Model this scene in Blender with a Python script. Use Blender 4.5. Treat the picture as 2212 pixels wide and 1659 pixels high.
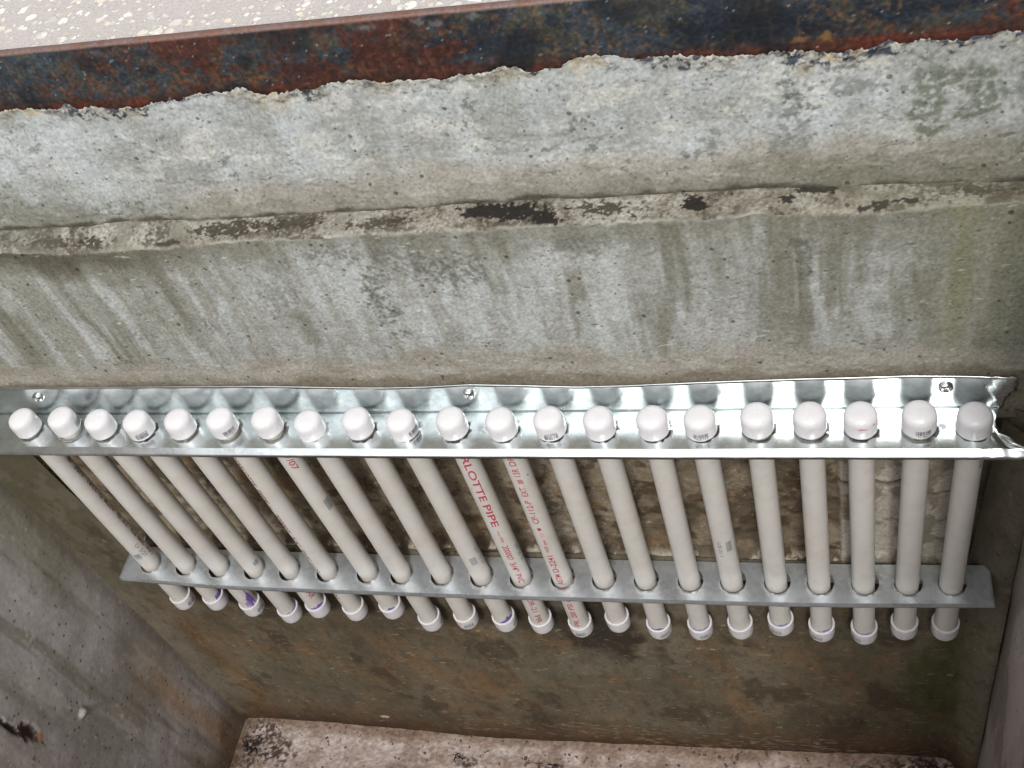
import bpy, bmesh, math, random
import numpy as np
from mathutils import Matrix, Vector

# ------------------------------------------------------------------ camera, sky, sun, exposure
scene = bpy.context.scene
for o in list(bpy.data.objects):
    bpy.data.objects.remove(o)
COL = scene.collection
R = math.radians

cam = bpy.data.cameras.new('camera')
cam.sensor_width = 36.0
cam.lens = 36.0 * 2449.3 / 2212.0
cam.clip_start = 0.02
cam.clip_end = 200.0
cam_ob = bpy.data.objects.new('camera', cam)
COL.objects.link(cam_ob)
rot = Matrix.Rotation(R(25.52534), 4, 'Z') @ Matrix.Rotation(R(41.38205), 4, 'X') @ Matrix.Rotation(R(-20.588), 4, 'Z')
cam_ob.matrix_world = Matrix.Translation((0.97752, -0.69540, 0.92869)) @ rot
scene.camera = cam_ob

SUN_EL, SUN_AZ = 52.0, 168.0          # azimuth measured from +Y towards +X: behind the viewer
world = bpy.data.worlds.new("World")
scene.world = world
world.use_nodes = True
nt = world.node_tree
bg = nt.nodes['Background']
sky = nt.nodes.new('ShaderNodeTexSky')
sky.sky_type = 'NISHITA'
sky.sun_disc = False
sky.sun_elevation = R(SUN_EL)
sky.sun_rotation = R(SUN_AZ)
sky.air_density = 1.0
sky.dust_density = 2.5
hs = nt.nodes.new('ShaderNodeHueSaturation')      # thin white cloud takes most of the blue out
hs.inputs['Saturation'].default_value = 0.12
nt.links.new(sky.outputs[0], hs.inputs['Color'])
nt.links.new(hs.outputs[0], bg.inputs[0])
bg.inputs[1].default_value = 0.15

sun = bpy.data.lights.new('sun', 'SUN')
sun.energy = 1.3
sun.angle = R(10)
sun.color = (1.0, 0.985, 0.965)
sun_ob = bpy.data.objects.new('sun', sun)
COL.objects.link(sun_ob)
sd = Vector((math.sin(R(SUN_AZ)) * math.cos(R(SUN_EL)), math.cos(R(SUN_AZ)) * math.cos(R(SUN_EL)), math.sin(R(SUN_EL))))
sun_ob.rotation_euler = sd.to_track_quat('Z', 'Y').to_euler()
sun_ob.location = sd * 5

scene.view_settings.view_transform = 'Standard'
scene.view_settings.look = 'None'
scene.view_settings.gamma = 1.0
scene.view_settings.use_curve_mapping = False
scene.view_settings.exposure = 0.64
try:
    scene.cycles.max_bounces = 10
    scene.cycles.diffuse_bounces = 6
    scene.cycles.glossy_bounces = 6
except Exception:
    pass

MM = 0.001

# ------------------------------------------------------------------ helpers
def tag(o, label=None, cat=None, group=None, kind=None):
    if label: o['label'] = label
    if cat: o['category'] = cat
    if group: o['group'] = group
    if kind: o['kind'] = kind
    return o

def empty(name, loc=(0, 0, 0)):
    o = bpy.data.objects.new(name, None)
    o.empty_display_size = 0.03
    o.location = loc
    COL.objects.link(o)
    return o

def link(name, me, m=None, parent=None, loc=(0, 0, 0)):
    o = bpy.data.objects.new(name, me)
    COL.objects.link(o)
    o.location = loc
    if m: me.materials.append(m)
    if parent: o.parent = parent
    return o

def smooth(me, on=True):
    me.polygons.foreach_set('use_smooth', [on] * len(me.polygons))

def lin(c):
    c = np.asarray(c, float) / 255.0
    return np.where(c <= 0.04045, c / 12.92, ((c + 0.055) / 1.055) ** 2.4)

# ---- value noise in numpy
def _hash(ix, iy, seed):
    h = (ix.astype(np.int64) * 374761393 + iy.astype(np.int64) * 668265263 + seed * 1442695041) & 0xffffffff
    h = ((h ^ (h >> 13)) * 1274126177) & 0xffffffff
    h = (h ^ (h >> 16)) & 0xffffffff
    h = (h * 2246822519) & 0xffffffff
    h = h ^ (h >> 15)
    return (h & 0xffffff) / float(0xffffff)

def vn(x, y, seed=0):
    ix = np.floor(x); iy = np.floor(y)
    fx = x - ix; fy = y - iy
    fx = fx * fx * fx * (fx * (fx * 6 - 15) + 10); fy = fy * fy * fy * (fy * (fy * 6 - 15) + 10)
    a = _hash(ix, iy, seed); b = _hash(ix + 1, iy, seed)
    c = _hash(ix, iy + 1, seed); d = _hash(ix + 1, iy + 1, seed)
    return (a * (1 - fx) + b * fx) * (1 - fy) + (c * (1 - fx) + d * fx) * fy

def fb(x, y, sx, sy=None, o=4, seed=0, g=0.55):
    """fractal noise 0..1; sx, sy = feature size in metres"""
    if sy is None: sy = sx
    t = 0; a = 1; n = 0
    u = x / sx + 17.3 * seed; v = y / sy + 9.1 * seed
    u, v = u * 0.966 + v * 0.259 * (sx == sy), v * 0.966 - u * 0.259 * (sx == sy)
    for k in range(o):
        t = t + a * vn(u, v, seed * 7 + k); n += a
        a *= g; u = u * 2.03 + 5.1; v = v * 2.03 + 3.7
    return t / n

def ss(a, b, t):
    t = np.clip((t - a) / (b - a), 0, 1)
    return t * t * (3 - 2 * t)

def blob(x, y, cx, cy, rx, ry, wob=0.5, seed=3, ns=None):
    """soft-edged irregular patch mask, 1 inside"""
    d = np.sqrt(((x - cx) / rx) ** 2 + ((y - cy) / ry) ** 2)
    n = fb(x, y, ns or max(0.004, min(rx, ry) * 0.7), o=4, seed=seed) - 0.5
    return 1 - ss(0.6, 1.2, d + n * 2 * wob)

class Paint:
    def __init__(s, shape, base):
        s.c = np.ones(shape + (3,)) * np.array(base, float)
    def mix(s, col, m):
        m = np.clip(m, 0, 1)[..., None]
        s.c = s.c * (1 - m) + np.array(col, float) * m
    def mul(s, f):
        s.c = s.c * f[..., None]

def specks(x, y, rng, n, box, lx, ly, seed=0):
    """mask of n little irregular chips scattered in box=(x0,x1,y0,y1), long in x by lx"""
    m = np.zeros(x.shape)
    xs = x[0, :] if x.ndim == 2 else x; ys = y[:, 0]
    for k in range(n):
        cx = rng.uniform(box[0], box[1]); cy = rng.uniform(box[2], box[3])
        a = lx * rng.uniform(0.35, 1.2); b = ly * rng.uniform(0.4, 1.2)
        if rng.random() < 0.1: a *= 2.2
        sl = rng.uniform(-0.25, 0.25)
        i0, i1 = np.searchsorted(xs, [cx - a * 1.6, cx + a * 1.6]); ys = y[:, min((i0 + i1) // 2, y.shape[1] - 1)]; j0, j1 = sorted(np.searchsorted(ys, [cy - b * 3 - a * .3, cy + b * 3 + a * .3]))
        if i1 <= i0 or j1 <= j0: continue
        X = x[j0:j1, i0:i1]; Y = y[j0:j1, i0:i1]
        d = ((X - cx) / a) ** 2 + ((Y - cy - sl * (X - cx)) / b) ** 2
        w = (1 - ss(0.6, 1.3, d)) * rng.uniform(0.4, 1)
        m[j0:j1, i0:i1] = np.maximum(m[j0:j1, i0:i1], w)
    return m

NPR = np.random.RandomState(4)
def grain(p, a):
    s = p.c.shape[:2]
    g = NPR.rand(*s) - .5
    g[1:, 1:] = (g[1:, 1:] + g[:-1, 1:] + g[1:, :-1] + g[:-1, :-1]) / 2.2
    p.mul(1 + g * a * 2)
    sp = NPR.rand(*s); p.mix((70, 66, 58), (sp > .9965) * .6); p.mix((205, 200, 190), (sp < .002) * .5)

def grid_mesh(name, P, colour=None, m=None, parent=None, flip=False, gain=1.0):
    """P (rows, cols, 3) -> mesh with one quad per cell; colour in sRGB 0..255"""
    r, c, _ = P.shape
    me = bpy.data.meshes.new(name)
    me.vertices.add(r * c)
    me.vertices.foreach_set('co', P.reshape(-1).astype(np.float32))
    i = np.arange(r * c).reshape(r, c)
    q = np.stack([i[:-1, :-1], i[:-1, 1:], i[1:, 1:], i[1:, :-1]], -1).reshape(-1, 4)
    if flip: q = q[:, ::-1]
    n = len(q)
    me.loops.add(n * 4); me.polygons.add(n)
    me.loops.foreach_set('vertex_index', q.reshape(-1).astype(np.int32))
    me.polygons.foreach_set('loop_start', (np.arange(n) * 4).astype(np.int32))
    me.polygons.foreach_set('use_smooth', [True] * n)
    me.update(calc_edges=True)
    if colour is not None:
        a = me.color_attributes.new('Col', 'FLOAT_COLOR', 'POINT')
        rgba = np.ones((r * c, 4), np.float32)
        rgba[:, :3] = np.clip(lin(np.clip(colour, 0, 255)).reshape(-1, 3) * gain, 0, 1)
        a.data.foreach_set('color', rgba.reshape(-1))
    return link(name, me, m, parent)

# ------------------------------------------------------------------ materials
class NT:
    def __init__(s, name):
        s.m = bpy.data.materials.new(name); s.m.use_nodes = True
        s.t = s.m.node_tree; s.b = s.t.nodes['Principled BSDF']
    def n(s, typ, **kw):
        o = s.t.nodes.new(typ)
        for k, v in kw.items():
            if k.startswith('i_'):
                key = k[2:]; key = int(key) if key.isdigit() else key.replace('_', ' ')
                o.inputs[key].default_value = v
            else: setattr(o, k, v)
        return o
    def l(s, a, b): s.t.links.new(a, b)
    def set(s, **kw):
        for k, v in kw.items(): s.b.inputs[k.replace('_', ' ')].default_value = v

def ramp(t, stops):
    r = t.n('ShaderNodeValToRGB')
    e = r.color_ramp.elements
    while len(e) < len(stops): e.new(0.5)
    for k, (p, c) in enumerate(stops):
        e[k].position = p; e[k].color = tuple(c) + (1,) if len(c) == 3 else c
    return r

def g3(v): return (v, v, v)

def mat_concrete(name, fine=300, bump=0.8, pits=True, rough=0.88, contrast=0.15, spec=0.25):
    t = NT(name)
    at = t.n('ShaderNodeVertexColor', layer_name='Col')
    tc = t.n('ShaderNodeTexCoord')
    n1 = t.n('ShaderNodeTexNoise', i_Scale=fine, i_Detail=6.0, i_Roughness=0.7)
    n2 = t.n('ShaderNodeTexNoise', i_Scale=55.0, i_Detail=7.0, i_Roughness=0.65)
    for q in (n1, n2): t.l(tc.outputs['Object'], q.inputs['Vector'])
    r1 = ramp(t, [(0.28, g3(1 - contrast)), (0.5, g3(1.0)), (0.75, g3(1 + contrast * 0.7))])
    t.l(n1.outputs[0], r1.inputs[0])
    r2 = ramp(t, [(0.3, g3(0.93)), (0.7, g3(1.06))]); t.l(n2.outputs[0], r2.inputs[0])
    m1 = t.n('ShaderNodeMix', data_type='RGBA', blend_type='MULTIPLY'); m1.inputs[0].default_value = 1
    m2 = t.n('ShaderNodeMix', data_type='RGBA', blend_type='MULTIPLY'); m2.inputs[0].default_value = 1
    t.l(at.outputs[0], m1.inputs[6]); t.l(r1.outputs[0], m1.inputs[7])
    t.l(m1.outputs[2], m2.inputs[6]); t.l(r2.outputs[0], m2.inputs[7])
    out = m2.outputs[2]
    hw = t.n('ShaderNodeMath', operation='MULTIPLY', i_1=0.45); t.l(n2.outputs[0], hw.inputs[0])
    hsum = t.n('ShaderNodeMath', operation='MULTIPLY_ADD', i_1=0.45)
    t.l(n1.outputs[0], hsum.inputs[0]); t.l(hw.outputs[0], hsum.inputs[2])
    h = hsum.outputs[0]
    if pits:
        v = t.n('ShaderNodeTexVoronoi', i_Scale=95.0, i_Randomness=1.0)
        t.l(tc.outputs['Object'], v.inputs['Vector'])
        sc = t.n('ShaderNodeSeparateColor'); t.l(v.outputs['Color'], sc.inputs[0])
        # radius per cell; most cells have none
        rad = t.n('ShaderNodeMapRange', i_1=0.72, i_2=1.0, i_3=0.0, i_4=0.23); t.l(sc.outputs[0], rad.inputs[0])
        lt = t.n('ShaderNodeMath', operation='LESS_THAN'); t.l(v.outputs['Distance'], lt.inputs[0]); t.l(rad.outputs[0], lt.inputs[1])
        pm = t.n('ShaderNodeMix', data_type='RGBA', blend_type='MULTIPLY'); t.l(lt.outputs[0], pm.inputs[0])
        t.l(out, pm.inputs[6]); pm.inputs[7].default_value = (0.42, 0.40, 0.36, 1)
        out = pm.outputs[2]
        sub = t.n('ShaderNodeMath', operation='MULTIPLY_ADD', i_1=-0.8); t.l(lt.outputs[0], sub.inputs[0]); t.l(h, sub.inputs[2])
        h = sub.outputs[0]
    t.l(out, t.b.inputs['Base Color'])
    bp = t.n('ShaderNodeBump', i_Strength=0.75, i_Distance=0.0011 * bump)
    t.l(h, bp.inputs['Height']); t.l(bp.outputs[0], t.b.inputs['Normal'])
    t.set(Roughness=rough, Specular_IOR_Level=spec)
    return t.m

M_CONC = mat_concrete('weathered_concrete')
M_DARK = mat_concrete('damp_concrete', fine=220, bump=0.8, contrast=0.2, rough=0.7, spec=0.35)
M_ROUGH = mat_concrete('rough_mortar', fine=300, bump=1.5, pits=False, contrast=0.38)

def mat_plastic(name, col, rough=0.3, sss=0.15, dirt=0.06, tint=(0.75, 0.7, 0.6)):
    t = NT(name)
    tc = t.n('ShaderNodeTexCoord'); oi = t.n('ShaderNodeObjectInfo')
    add = t.n('ShaderNodeVectorMath', operation='ADD')
    t.l(tc.outputs['Object'], add.inputs[0]); t.l(oi.outputs['Location'], add.inputs[1])
    n1 = t.n('ShaderNodeTexNoise', i_Scale=38.0, i_Detail=5.0, i_Roughness=0.6); t.l(add.outputs[0], n1.inputs['Vector'])
    n2 = t.n('ShaderNodeTexNoise', i_Scale=420.0, i_Detail=3.0); t.l(add.outputs[0], n2.inputs['Vector'])
    r = ramp(t, [(0.45, (0, 0, 0)), (0.75, (1, 1, 1))]); t.l(n1.outputs[0], r.inputs[0])
    m = t.n('ShaderNodeMix', data_type='RGBA'); ml = t.n('ShaderNodeMath', operation='MULTIPLY', i_1=dirt * 4)
    t.l(r.outputs[0], ml.inputs[0]); t.l(ml.outputs[0], m.inputs[0])
    m.inputs[6].default_value = tuple(col) + (1,); m.inputs[7].default_value = tuple(c * k for c, k in zip(col, tint)) + (1,)
    # tiny specks of dirt
    r2 = ramp(t, [(0.725, (0, 0, 0)), (0.76, (1, 1, 1))]); t.l(n2.outputs[0], r2.inputs[0])
    m2 = t.n('ShaderNodeMix', data_type='RGBA'); m2b = t.n('ShaderNodeMath', operation='MULTIPLY', i_1=0.5); t.l(r2.outputs[0], m2b.inputs[0]); t.l(m2b.outputs[0], m2.inputs[0])
    t.l(m.outputs[2], m2.inputs[6]); m2.inputs[7].default_value = (0.18, 0.15, 0.12, 1)
    t.l(m2.outputs[2], t.b.inputs['Base Color'])
    rr = t.n('ShaderNodeMapRange', i_3=rough - 0.06, i_4=rough + 0.14); t.l(n1.outputs[0], rr.inputs[0]); t.l(rr.outputs[0], t.b.inputs['Roughness'])
    bp = t.n('ShaderNodeBump', i_Strength=0.12, i_Distance=0.0004); t.l(n1.outputs[0], bp.inputs['Height']); t.l(bp.outputs[0], t.b.inputs['Normal'])
    t.set(Subsurface_Weight=sss, Subsurface_Scale=0.004, Specular_IOR_Level=0.5)
    t.b.inputs['Subsurface Radius'].default_value = (1, 0.8, 0.6)
    return t.m

M_CAP = mat_plastic('white_pvc', (0.66, 0.645, 0.655), rough=0.24, dirt=0.04)
M_PIPE = mat_plastic('pale_grey_pvc', (0.60, 0.575, 0.535), rough=0.38, dirt=0.10)

def mat_zinc(name, col=(0.74, 0.79, 0.80), r0=0.16, r1=0.36, stretch=(4, 60, 60), bumpd=0.0004, metal=1.0):
    t = NT(name)
    tc = t.n('ShaderNodeTexCoord')
    mp = t.n('ShaderNodeMapping'); mp.inputs['Scale'].default_value = stretch
    t.l(tc.outputs['Object'], mp.inputs[0])
    n1 = t.n('ShaderNodeTexNoise', i_Scale=5.0, i_Detail=5.0, i_Roughness=0.65); t.l(mp.outputs[0], n1.inputs['Vector'])
    n3 = t.n('ShaderNodeTexNoise', i_Scale=480.0, i_Detail=3.0); t.l(tc.outputs['Object'], n3.inputs['Vector'])
    n2 = t.n('ShaderNodeTexNoise', i_Scale=26.0, i_Detail=5.0, i_Roughness=0.6); t.l(tc.outputs['Object'], n2.inputs['Vector'])
    v = t.n('ShaderNodeTexVoronoi', i_Scale=170.0); t.l(tc.outputs['Object'], v.inputs['Vector'])
    sv = t.n('ShaderNodeSeparateColor'); t.l(v.outputs['Color'], sv.inputs[0])
    s = t.n('ShaderNodeMath', operation='MULTIPLY_ADD', i_1=0.25); t.l(sv.outputs[0], s.inputs[0]); t.l(n2.outputs[0], s.inputs[2])
    r = ramp(t, [(0.3, tuple(c * 0.72 for c in col)), (0.8, col)]); t.l(s.outputs[0], r.inputs[0])
    t.l(r.outputs[0], t.b.inputs['Base Color'])
    mr = t.n('ShaderNodeMapRange', i_1=0.3, i_2=0.75, i_3=r0, i_4=r1); t.l(n2.outputs[0], mr.inputs[0]); t.l(mr.outputs[0], t.b.inputs['Roughness'])
    hs = t.n('ShaderNodeMath', operation='MULTIPLY_ADD', i_1=0.3); t.l(n3.outputs[0], hs.inputs[0]); t.l(n1.outputs[0], hs.inputs[2])
    bp = t.n('ShaderNodeBump', i_Strength=0.3, i_Distance=bumpd); t.l(hs.outputs[0], bp.inputs['Height']); t.l(bp.outputs[0], t.b.inputs['Normal'])
    t.set(Metallic=metal)
    return t.m

M_ZINC = mat_zinc('galvanised_steel', (0.80, 0.85, 0.85), 0.19, 0.27, bumpd=0.00010)
M_ZINC2 = mat_zinc('dull_galvanised_steel', (0.84, 0.90, 0.95), 0.26, 0.36, bumpd=0.00007, metal=0.82)
M_FOLDSHADE = mat_zinc('painted_fold_shade', (0.34, 0.38, 0.39), 0.3, 0.4)  # darkened zinc for the added bead, shade of the fold put into the colour
M_SCREW = mat_zinc('bright_zinc', (0.8, 0.8, 0.8), 0.12, 0.2)

def flat_mat(name, col, rough=0.6, metal=0.0):
    t = NT(name)
    tc = t.n('ShaderNodeTexCoord')
    n = t.n('ShaderNodeTexNoise', i_Scale=300.0, i_Detail=3.0); t.l(tc.outputs['Object'], n.inputs['Vector'])
    r = ramp(t, [(0.3, tuple(min(1, c * 0.8) for c in col)), (0.72, tuple(min(1, c * 1.25 + 0.01) for c in col))]); t.l(n.outputs[0], r.inputs[0])
    t.l(r.outputs[0], t.b.inputs['Base Color'])
    t.set(Roughness=rough, Metallic=metal)
    return t.m
M_RED = flat_mat('red_ink', (0.42, 0.035, 0.07))
M_DRED = flat_mat('dark_red_ink', (0.22, 0.03, 0.03))
M_INK = flat_mat('black_ink', (0.05, 0.05, 0.07))
M_GREYINK = flat_mat('grey_ink', (0.17, 0.19, 0.19))
M_PURPLE = flat_mat('purple_primer', (0.17, 0.09, 0.36))
M_LPURPLE = flat_mat('thin_purple_primer', (0.30, 0.22, 0.46))
M_PINK = flat_mat('faint_red_scuff', (0.62, 0.30, 0.32))
M_TWIG = flat_mat('dark_dead_root', (0.035, 0.022, 0.02), 0.9)

# rusty steel, colours from the Col attribute
def mat_steel():
    t = NT('rusty_painted_steel')
    at = t.n('ShaderNodeVertexColor', layer_name='Col'); tc = t.n('ShaderNodeTexCoord')
    n1 = t.n('ShaderNodeTexNoise', i_Scale=330.0, i_Detail=5.0, i_Roughness=0.7); t.l(tc.outputs['Object'], n1.inputs['Vector'])
    r1 = ramp(t, [(0.3, g3(0.55)), (0.7, g3(1.15))]); t.l(n1.outputs[0], r1.inputs[0])
    m = t.n('ShaderNodeMix', data_type='RGBA', blend_type='MULTIPLY'); m.inputs[0].default_value = 1
    t.l(at.outputs[0], m.inputs[6]); t.l(r1.outputs[0], m.inputs[7]); t.l(m.outputs[2], t.b.inputs['Base Color'])
    bp = t.n('ShaderNodeBump', i_Strength=0.5, i_Distance=0.0006); t.l(n1.outputs[0], bp.inputs['Height']); t.l(bp.outputs[0], t.b.inputs['Normal'])
    t.set(Roughness=0.5, Metallic=0.0, Specular_IOR_Level=0.45)
    return t.m
M_STEEL = mat_steel()

def mat_pavement():
    t = NT('exposed_aggregate_concrete')
    tc = t.n('ShaderNodeTexCoord')
    nz = t.n('ShaderNodeTexNoise', i_Scale=140.0, i_Detail=4.0); t.l(tc.outputs['Object'], nz.inputs['Vector'])
    off = t.n('ShaderNodeVectorMath', operation='SCALE'); off.inputs[3].default_value = 0.006; t.l(nz.outputs['Color'], off.inputs[0])
    ad = t.n('ShaderNodeVectorMath', operation='ADD'); t.l(tc.outputs['Object'], ad.inputs[0]); t.l(off.outputs[0], ad.inputs[1])
    fl = t.n('ShaderNodeVectorMath', operation='MULTIPLY'); fl.inputs[1].default_value = (1, 1, 0); t.l(ad.outputs[0], fl.inputs[0])
    base = ramp(t, [(0.3, (0.30, 0.272, 0.252)), (0.7, (0.52, 0.48, 0.45))])
    n1 = t.n('ShaderNodeTexNoise', i_Scale=420.0, i_Detail=5.0, i_Roughness=0.8); t.l(tc.outputs['Object'], n1.inputs['Vector']); t.l(n1.outputs[0], base.inputs[0])
    cur = base.outputs[0]; h = n1.outputs[0]
    for sc, lo, mx in ((74.0, 0.5, 0.46), (150.0, 0.5, 0.45)):
        v = t.n('ShaderNodeTexVoronoi', i_Scale=sc, i_Randomness=1.0); v.voronoi_dimensions = '2D'
        t.l(fl.outputs[0], v.inputs['Vector'])
        s = t.n('ShaderNodeSeparateColor'); t.l(v.outputs['Color'], s.inputs[0])
        rad = t.n('ShaderNodeMapRange', i_1=lo, i_2=1.0, i_3=0.0, i_4=mx); t.l(s.outputs[0], rad.inputs[0])
        df = t.n('ShaderNodeMath', operation='SUBTRACT'); t.l(rad.outputs[0], df.inputs[0]); t.l(v.outputs['Distance'], df.inputs[1])
        mk = t.n('ShaderNodeMapRange', i_1=0.0, i_2=0.05, i_3=0.0, i_4=1.0); t.l(df.outputs[0], mk.inputs[0])
        cr = ramp(t, [(0.0, (0.52, 0.50, 0.47)), (0.35, (0.60, 0.54, 0.46)), (0.6, (0.70, 0.68, 0.65)), (0.8, (0.62, 0.53, 0.42)), (1.0, (0.44, 0.42, 0.4))]); t.l(s.outputs[1], cr.inputs[0])
        mm = t.n('ShaderNodeMix', data_type='RGBA'); t.l(mk.outputs[0], mm.inputs[0]); t.l(cur, mm.inputs[6]); t.l(cr.outputs[0], mm.inputs[7]); cur = mm.outputs[2]
        hh = t.n('ShaderNodeMath', operation='MULTIPLY_ADD', i_1=1.2); t.l(mk.outputs[0], hh.inputs[0]); t.l(h, hh.inputs[2]); h = hh.outputs[0]
    t.l(cur, t.b.inputs['Base Color'])
    bp = t.n('ShaderNodeBump', i_Strength=0.6, i_Distance=0.0012); t.l(h, bp.inputs['Height']); t.l(bp.outputs[0], t.b.inputs['Normal'])
    t.set(Roughness=0.85)
    return t.m
M_PAVE = mat_pavement()

# ------------------------------------------------------------------ the pit: dimensions in metres
XL, XR = -0.157, 1.157          # side walls
YM, YU, YR = 0.027, 0.051, 0.045  # main wall face, upper course, recessed infill
YF = -1.15                      # far side of the pit, behind the camera
GAIN = 0.97
def tilt(x): return -0.02 * (x - 0.25)
def ztop(x): return 0.462 + tilt(x)

# --- ground: pavement round the pit
def build_pavement():
    bm = bmesh.new()
    def sheet(x0, x1, y0, y1):
        vs = [bm.verts.new((x, y, ztop(x))) for x, y in ((x0, y0), (x1, y0), (x1, y1), (x0, y1))]
        bm.faces.new(vs)
    ys = YU + 0.0095
    sheet(-12, 14, ys, 14)
    sheet(-12, XL - 0.002, YF - 0.002, ys); sheet(XR + 0.002, 14, YF - 0.002, ys)
    sheet(-12, 14, -14, YF - 0.002)
    me = bpy.data.meshes.new('pavement'); bm.to_mesh(me); bm.free()
    tag(link('pavement', me, M_PAVE), kind='structure')
build_pavement()

# --- back wall
wall = empty('concrete_wall', (0.5, YM, -1.02))
tag(wall, 'long stained concrete back wall of the pit carrying the pipes and metal strips', 'wall')
def into(o, par):
    o.parent = par; o.matrix_parent_inverse = par.matrix_world.inverted()
    return o
bpy.context.view_layer.update()

rng = random.Random(5)

def upper_course():
    jag = np.array([(-157, 414), (80, 410), (228, 407.8), (248, 410.5), (264, 406.9), (289, 406.2), (302.5, 410.4), (311.5, 404.8), (328, 405.9), (349, 399.9), (374, 398.2), (395, 402.4), (415, 402.1), (438, 407.7), (462, 406), (480, 409.4), (493, 399.1), (515, 399.4), (544, 400.6), (565, 405.2), (583, 406.6), (604, 400.9), (621, 399.8), (662, 397.8), (695.5, 399), (712, 403.6), (733, 396.4), (760.5, 395.7), (769, 403.5), (790, 405.8), (809, 402), (821.5, 398.2), (841, 399.8), (862, 397.3), (875, 393.6), (900, 392.9), (931, 392.3), (968, 387.3), (986, 388.2), (1009, 392), (1021, 388.4), (1033, 392.8), (1050, 390.7), (1061.5, 386.5), (1084, 391.6), (1102, 390.8), (1157, 389)], float) * MM
    led = np.array([(-157, 266), (128, 262.2), (229, 259.5), (293, 268.5), (364, 258.5), (490, 257.5), (605, 261.2), (702, 263.5), (778, 258.2), (850, 258.9), (917, 257), (1025, 249.6), (1116, 242), (1157, 241)], float) * MM
    led[:, 1] = led[:, 1] * .55 + .45 * np.interp(led[:, 0], [XL, XR], [.264, .246])
    xs = np.arange(XL, XR + 1e-6, 0.00125)
    zt = np.interp(xs, jag[:, 0], jag[:, 1]) + (fb(xs, xs * 0, 0.012, 1, 4, 11) - 0.5) * 0.005 + (fb(xs, xs * 0, 0.004, 1, 3, 12, .8) - 0.5) * 0.0045
    zb = np.interp(xs, led[:, 0], led[:, 1]) + (fb(xs, xs * 0, 0.02, 1, 3, 13) - 0.5) * 0.002
    nv = 112
    v = np.linspace(0, 1, nv)[:, None]
    Z = zb[None] * (1 - v) + zt[None] * v
    X = np.broadcast_to(xs[None], Z.shape).copy()
    dt = zt[None] - Z                                 # distance under the broken edge
    rough = ss(0.004 + 0.022 * ss(.3, .7, fb(X, Z, 0.03, seed=4)), 0.0, dt)
    flake = ss(0.50, 0.512, fb(X, Z, 0.05, 0.03, 5, 21)) * ss(.02, .06, dt)
    H = (fb(X, Z, 0.09, 0.05, 3, 1) - 0.5) * 0.004 + flake * 0.0006 + (fb(X, Z, 0.016, 0.005, 3, 2) - 0.5) * 0.0006
    wide = ss(.35, .65, fb(X, X * 0, .09, 1, 3, 6))
    H += rough * ((fb(X, Z, 0.005, seed=5, o=4, g=.7) - 0.5) * (0.005 + .005 * wide) + 0.001)
    Y = YU - H
    # top edge rolls back on to the steel
    Y = np.where(v > 0.99, YU + 0.0045 - (YU + .0045 - Y) * (1 - (v - 0.99) / 0.01) ** .7, Y)
    # colour
    p = Paint(X.shape, (167, 165, 159))
    n = fb(X, Z, 0.12, 0.06, 4, 31)
    p.mix((177, 175, 171), ss(0.48, 0.72, n) * 0.6)
    p.mix((148, 143, 134), ss(0.52, 0.3, n) * 0.6)
    n5 = fb(X, Z, 0.018, 0.006, 4, 39); p.mix((184, 181, 174), ss(.55, .7, n5) * .25); p.mix((138, 135, 124), ss(.45, .3, n5) * .25)
    st = fb(X, Z, 0.022, 0.16, 3, 32)
    p.mix((184, 184, 181), ss(0.52, 0.72, st) * 0.5)
    p.mix((140, 138, 128), ss(0.45, 0.25, st) * 0.45)
    dl = Z - zb[None]
    p.mix((160, 146, 130), ss(0.062, 0.03, dl + (fb(X, Z, 0.06, seed=33) - 0.5) * 0.05) * ss(0.30, 0.42, X) * 0.6)
    olive = ss(0.045, 0.0, dl + (fb(X, Z, 0.03, 0.02, 4, 34) - 0.5) * 0.05)
    p.mix((112, 105, 88), olive * (0.5 + 0.3 * ss(0.7, 1.0, X)) * (.5 + .9 * fb(X, Z, .03, .015, 4, 40)))
    p.mix((120, 115, 99), ss(0.07, 0.02, dl + (fb(X, Z, 0.03, 0.02, 4, 38) - 0.5) * 0.06) * (ss(.88, 1.0, X) + ss(.33, .2, X) * .8) * 0.6)
    p.mix((70, 64, 54), ss(0.007, 0.0, dl + (fb(X, Z, 0.02, 0.01, 3, 35) - 0.5) * 0.012) * 0.9)
    # flaked skin, pale
    p.mix((186, 181, 170), ss(0.585, 0.60, fb(X, Z, 0.035, 0.02, 5, 36)) * 0.7 * ss(.03, .07, dl) * ss(.35, .6, fb(X, Z, .15, seed=49) + .1))
    fl2 = fb(X, Z, 0.05, 0.03, 5, 21); p.mix((112, 112, 106), (ss(0.492, 0.499, fl2) - ss(0.501, 0.506, fl2)) * 0.28 * ss(.02, .06, dt) * ss(.4, .55, fb(X, Z, .06, seed=65)))
    # algae at the right
    m = np.maximum.reduce([blob(X, Z, 1.040, .332, .014, .045, .5, 41), blob(X, Z, 1.062, .352, .034, .013, .5, 42), blob(X, Z, 1.082, .332, .016, .022, .5, 43), blob(X, Z, 1.068, .319, .014, .01, .5, 44)])
    p.mix((100, 103, 86), m * 0.8 * ss(0.25, 0.6, fb(X, Z, 0.004, o=3, seed=45)))
    m = np.maximum.reduce([blob(X, Z, .936, .335, .015, .03, .8, 46), blob(X, Z, .934, .302, .016, .016, .7, 47), blob(X, Z, .985, .353, .022, .012, .8, 48), blob(X, Z, .872, .31, .01, .015, .9, 49), blob(X, Z, 1.11, .35, .01, .04, .8, 50)])
    p.mix((118, 119, 111), m * 0.75 * ss(0.35, 0.62, fb(X, Z, 0.004, o=3, seed=51)))
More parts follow.
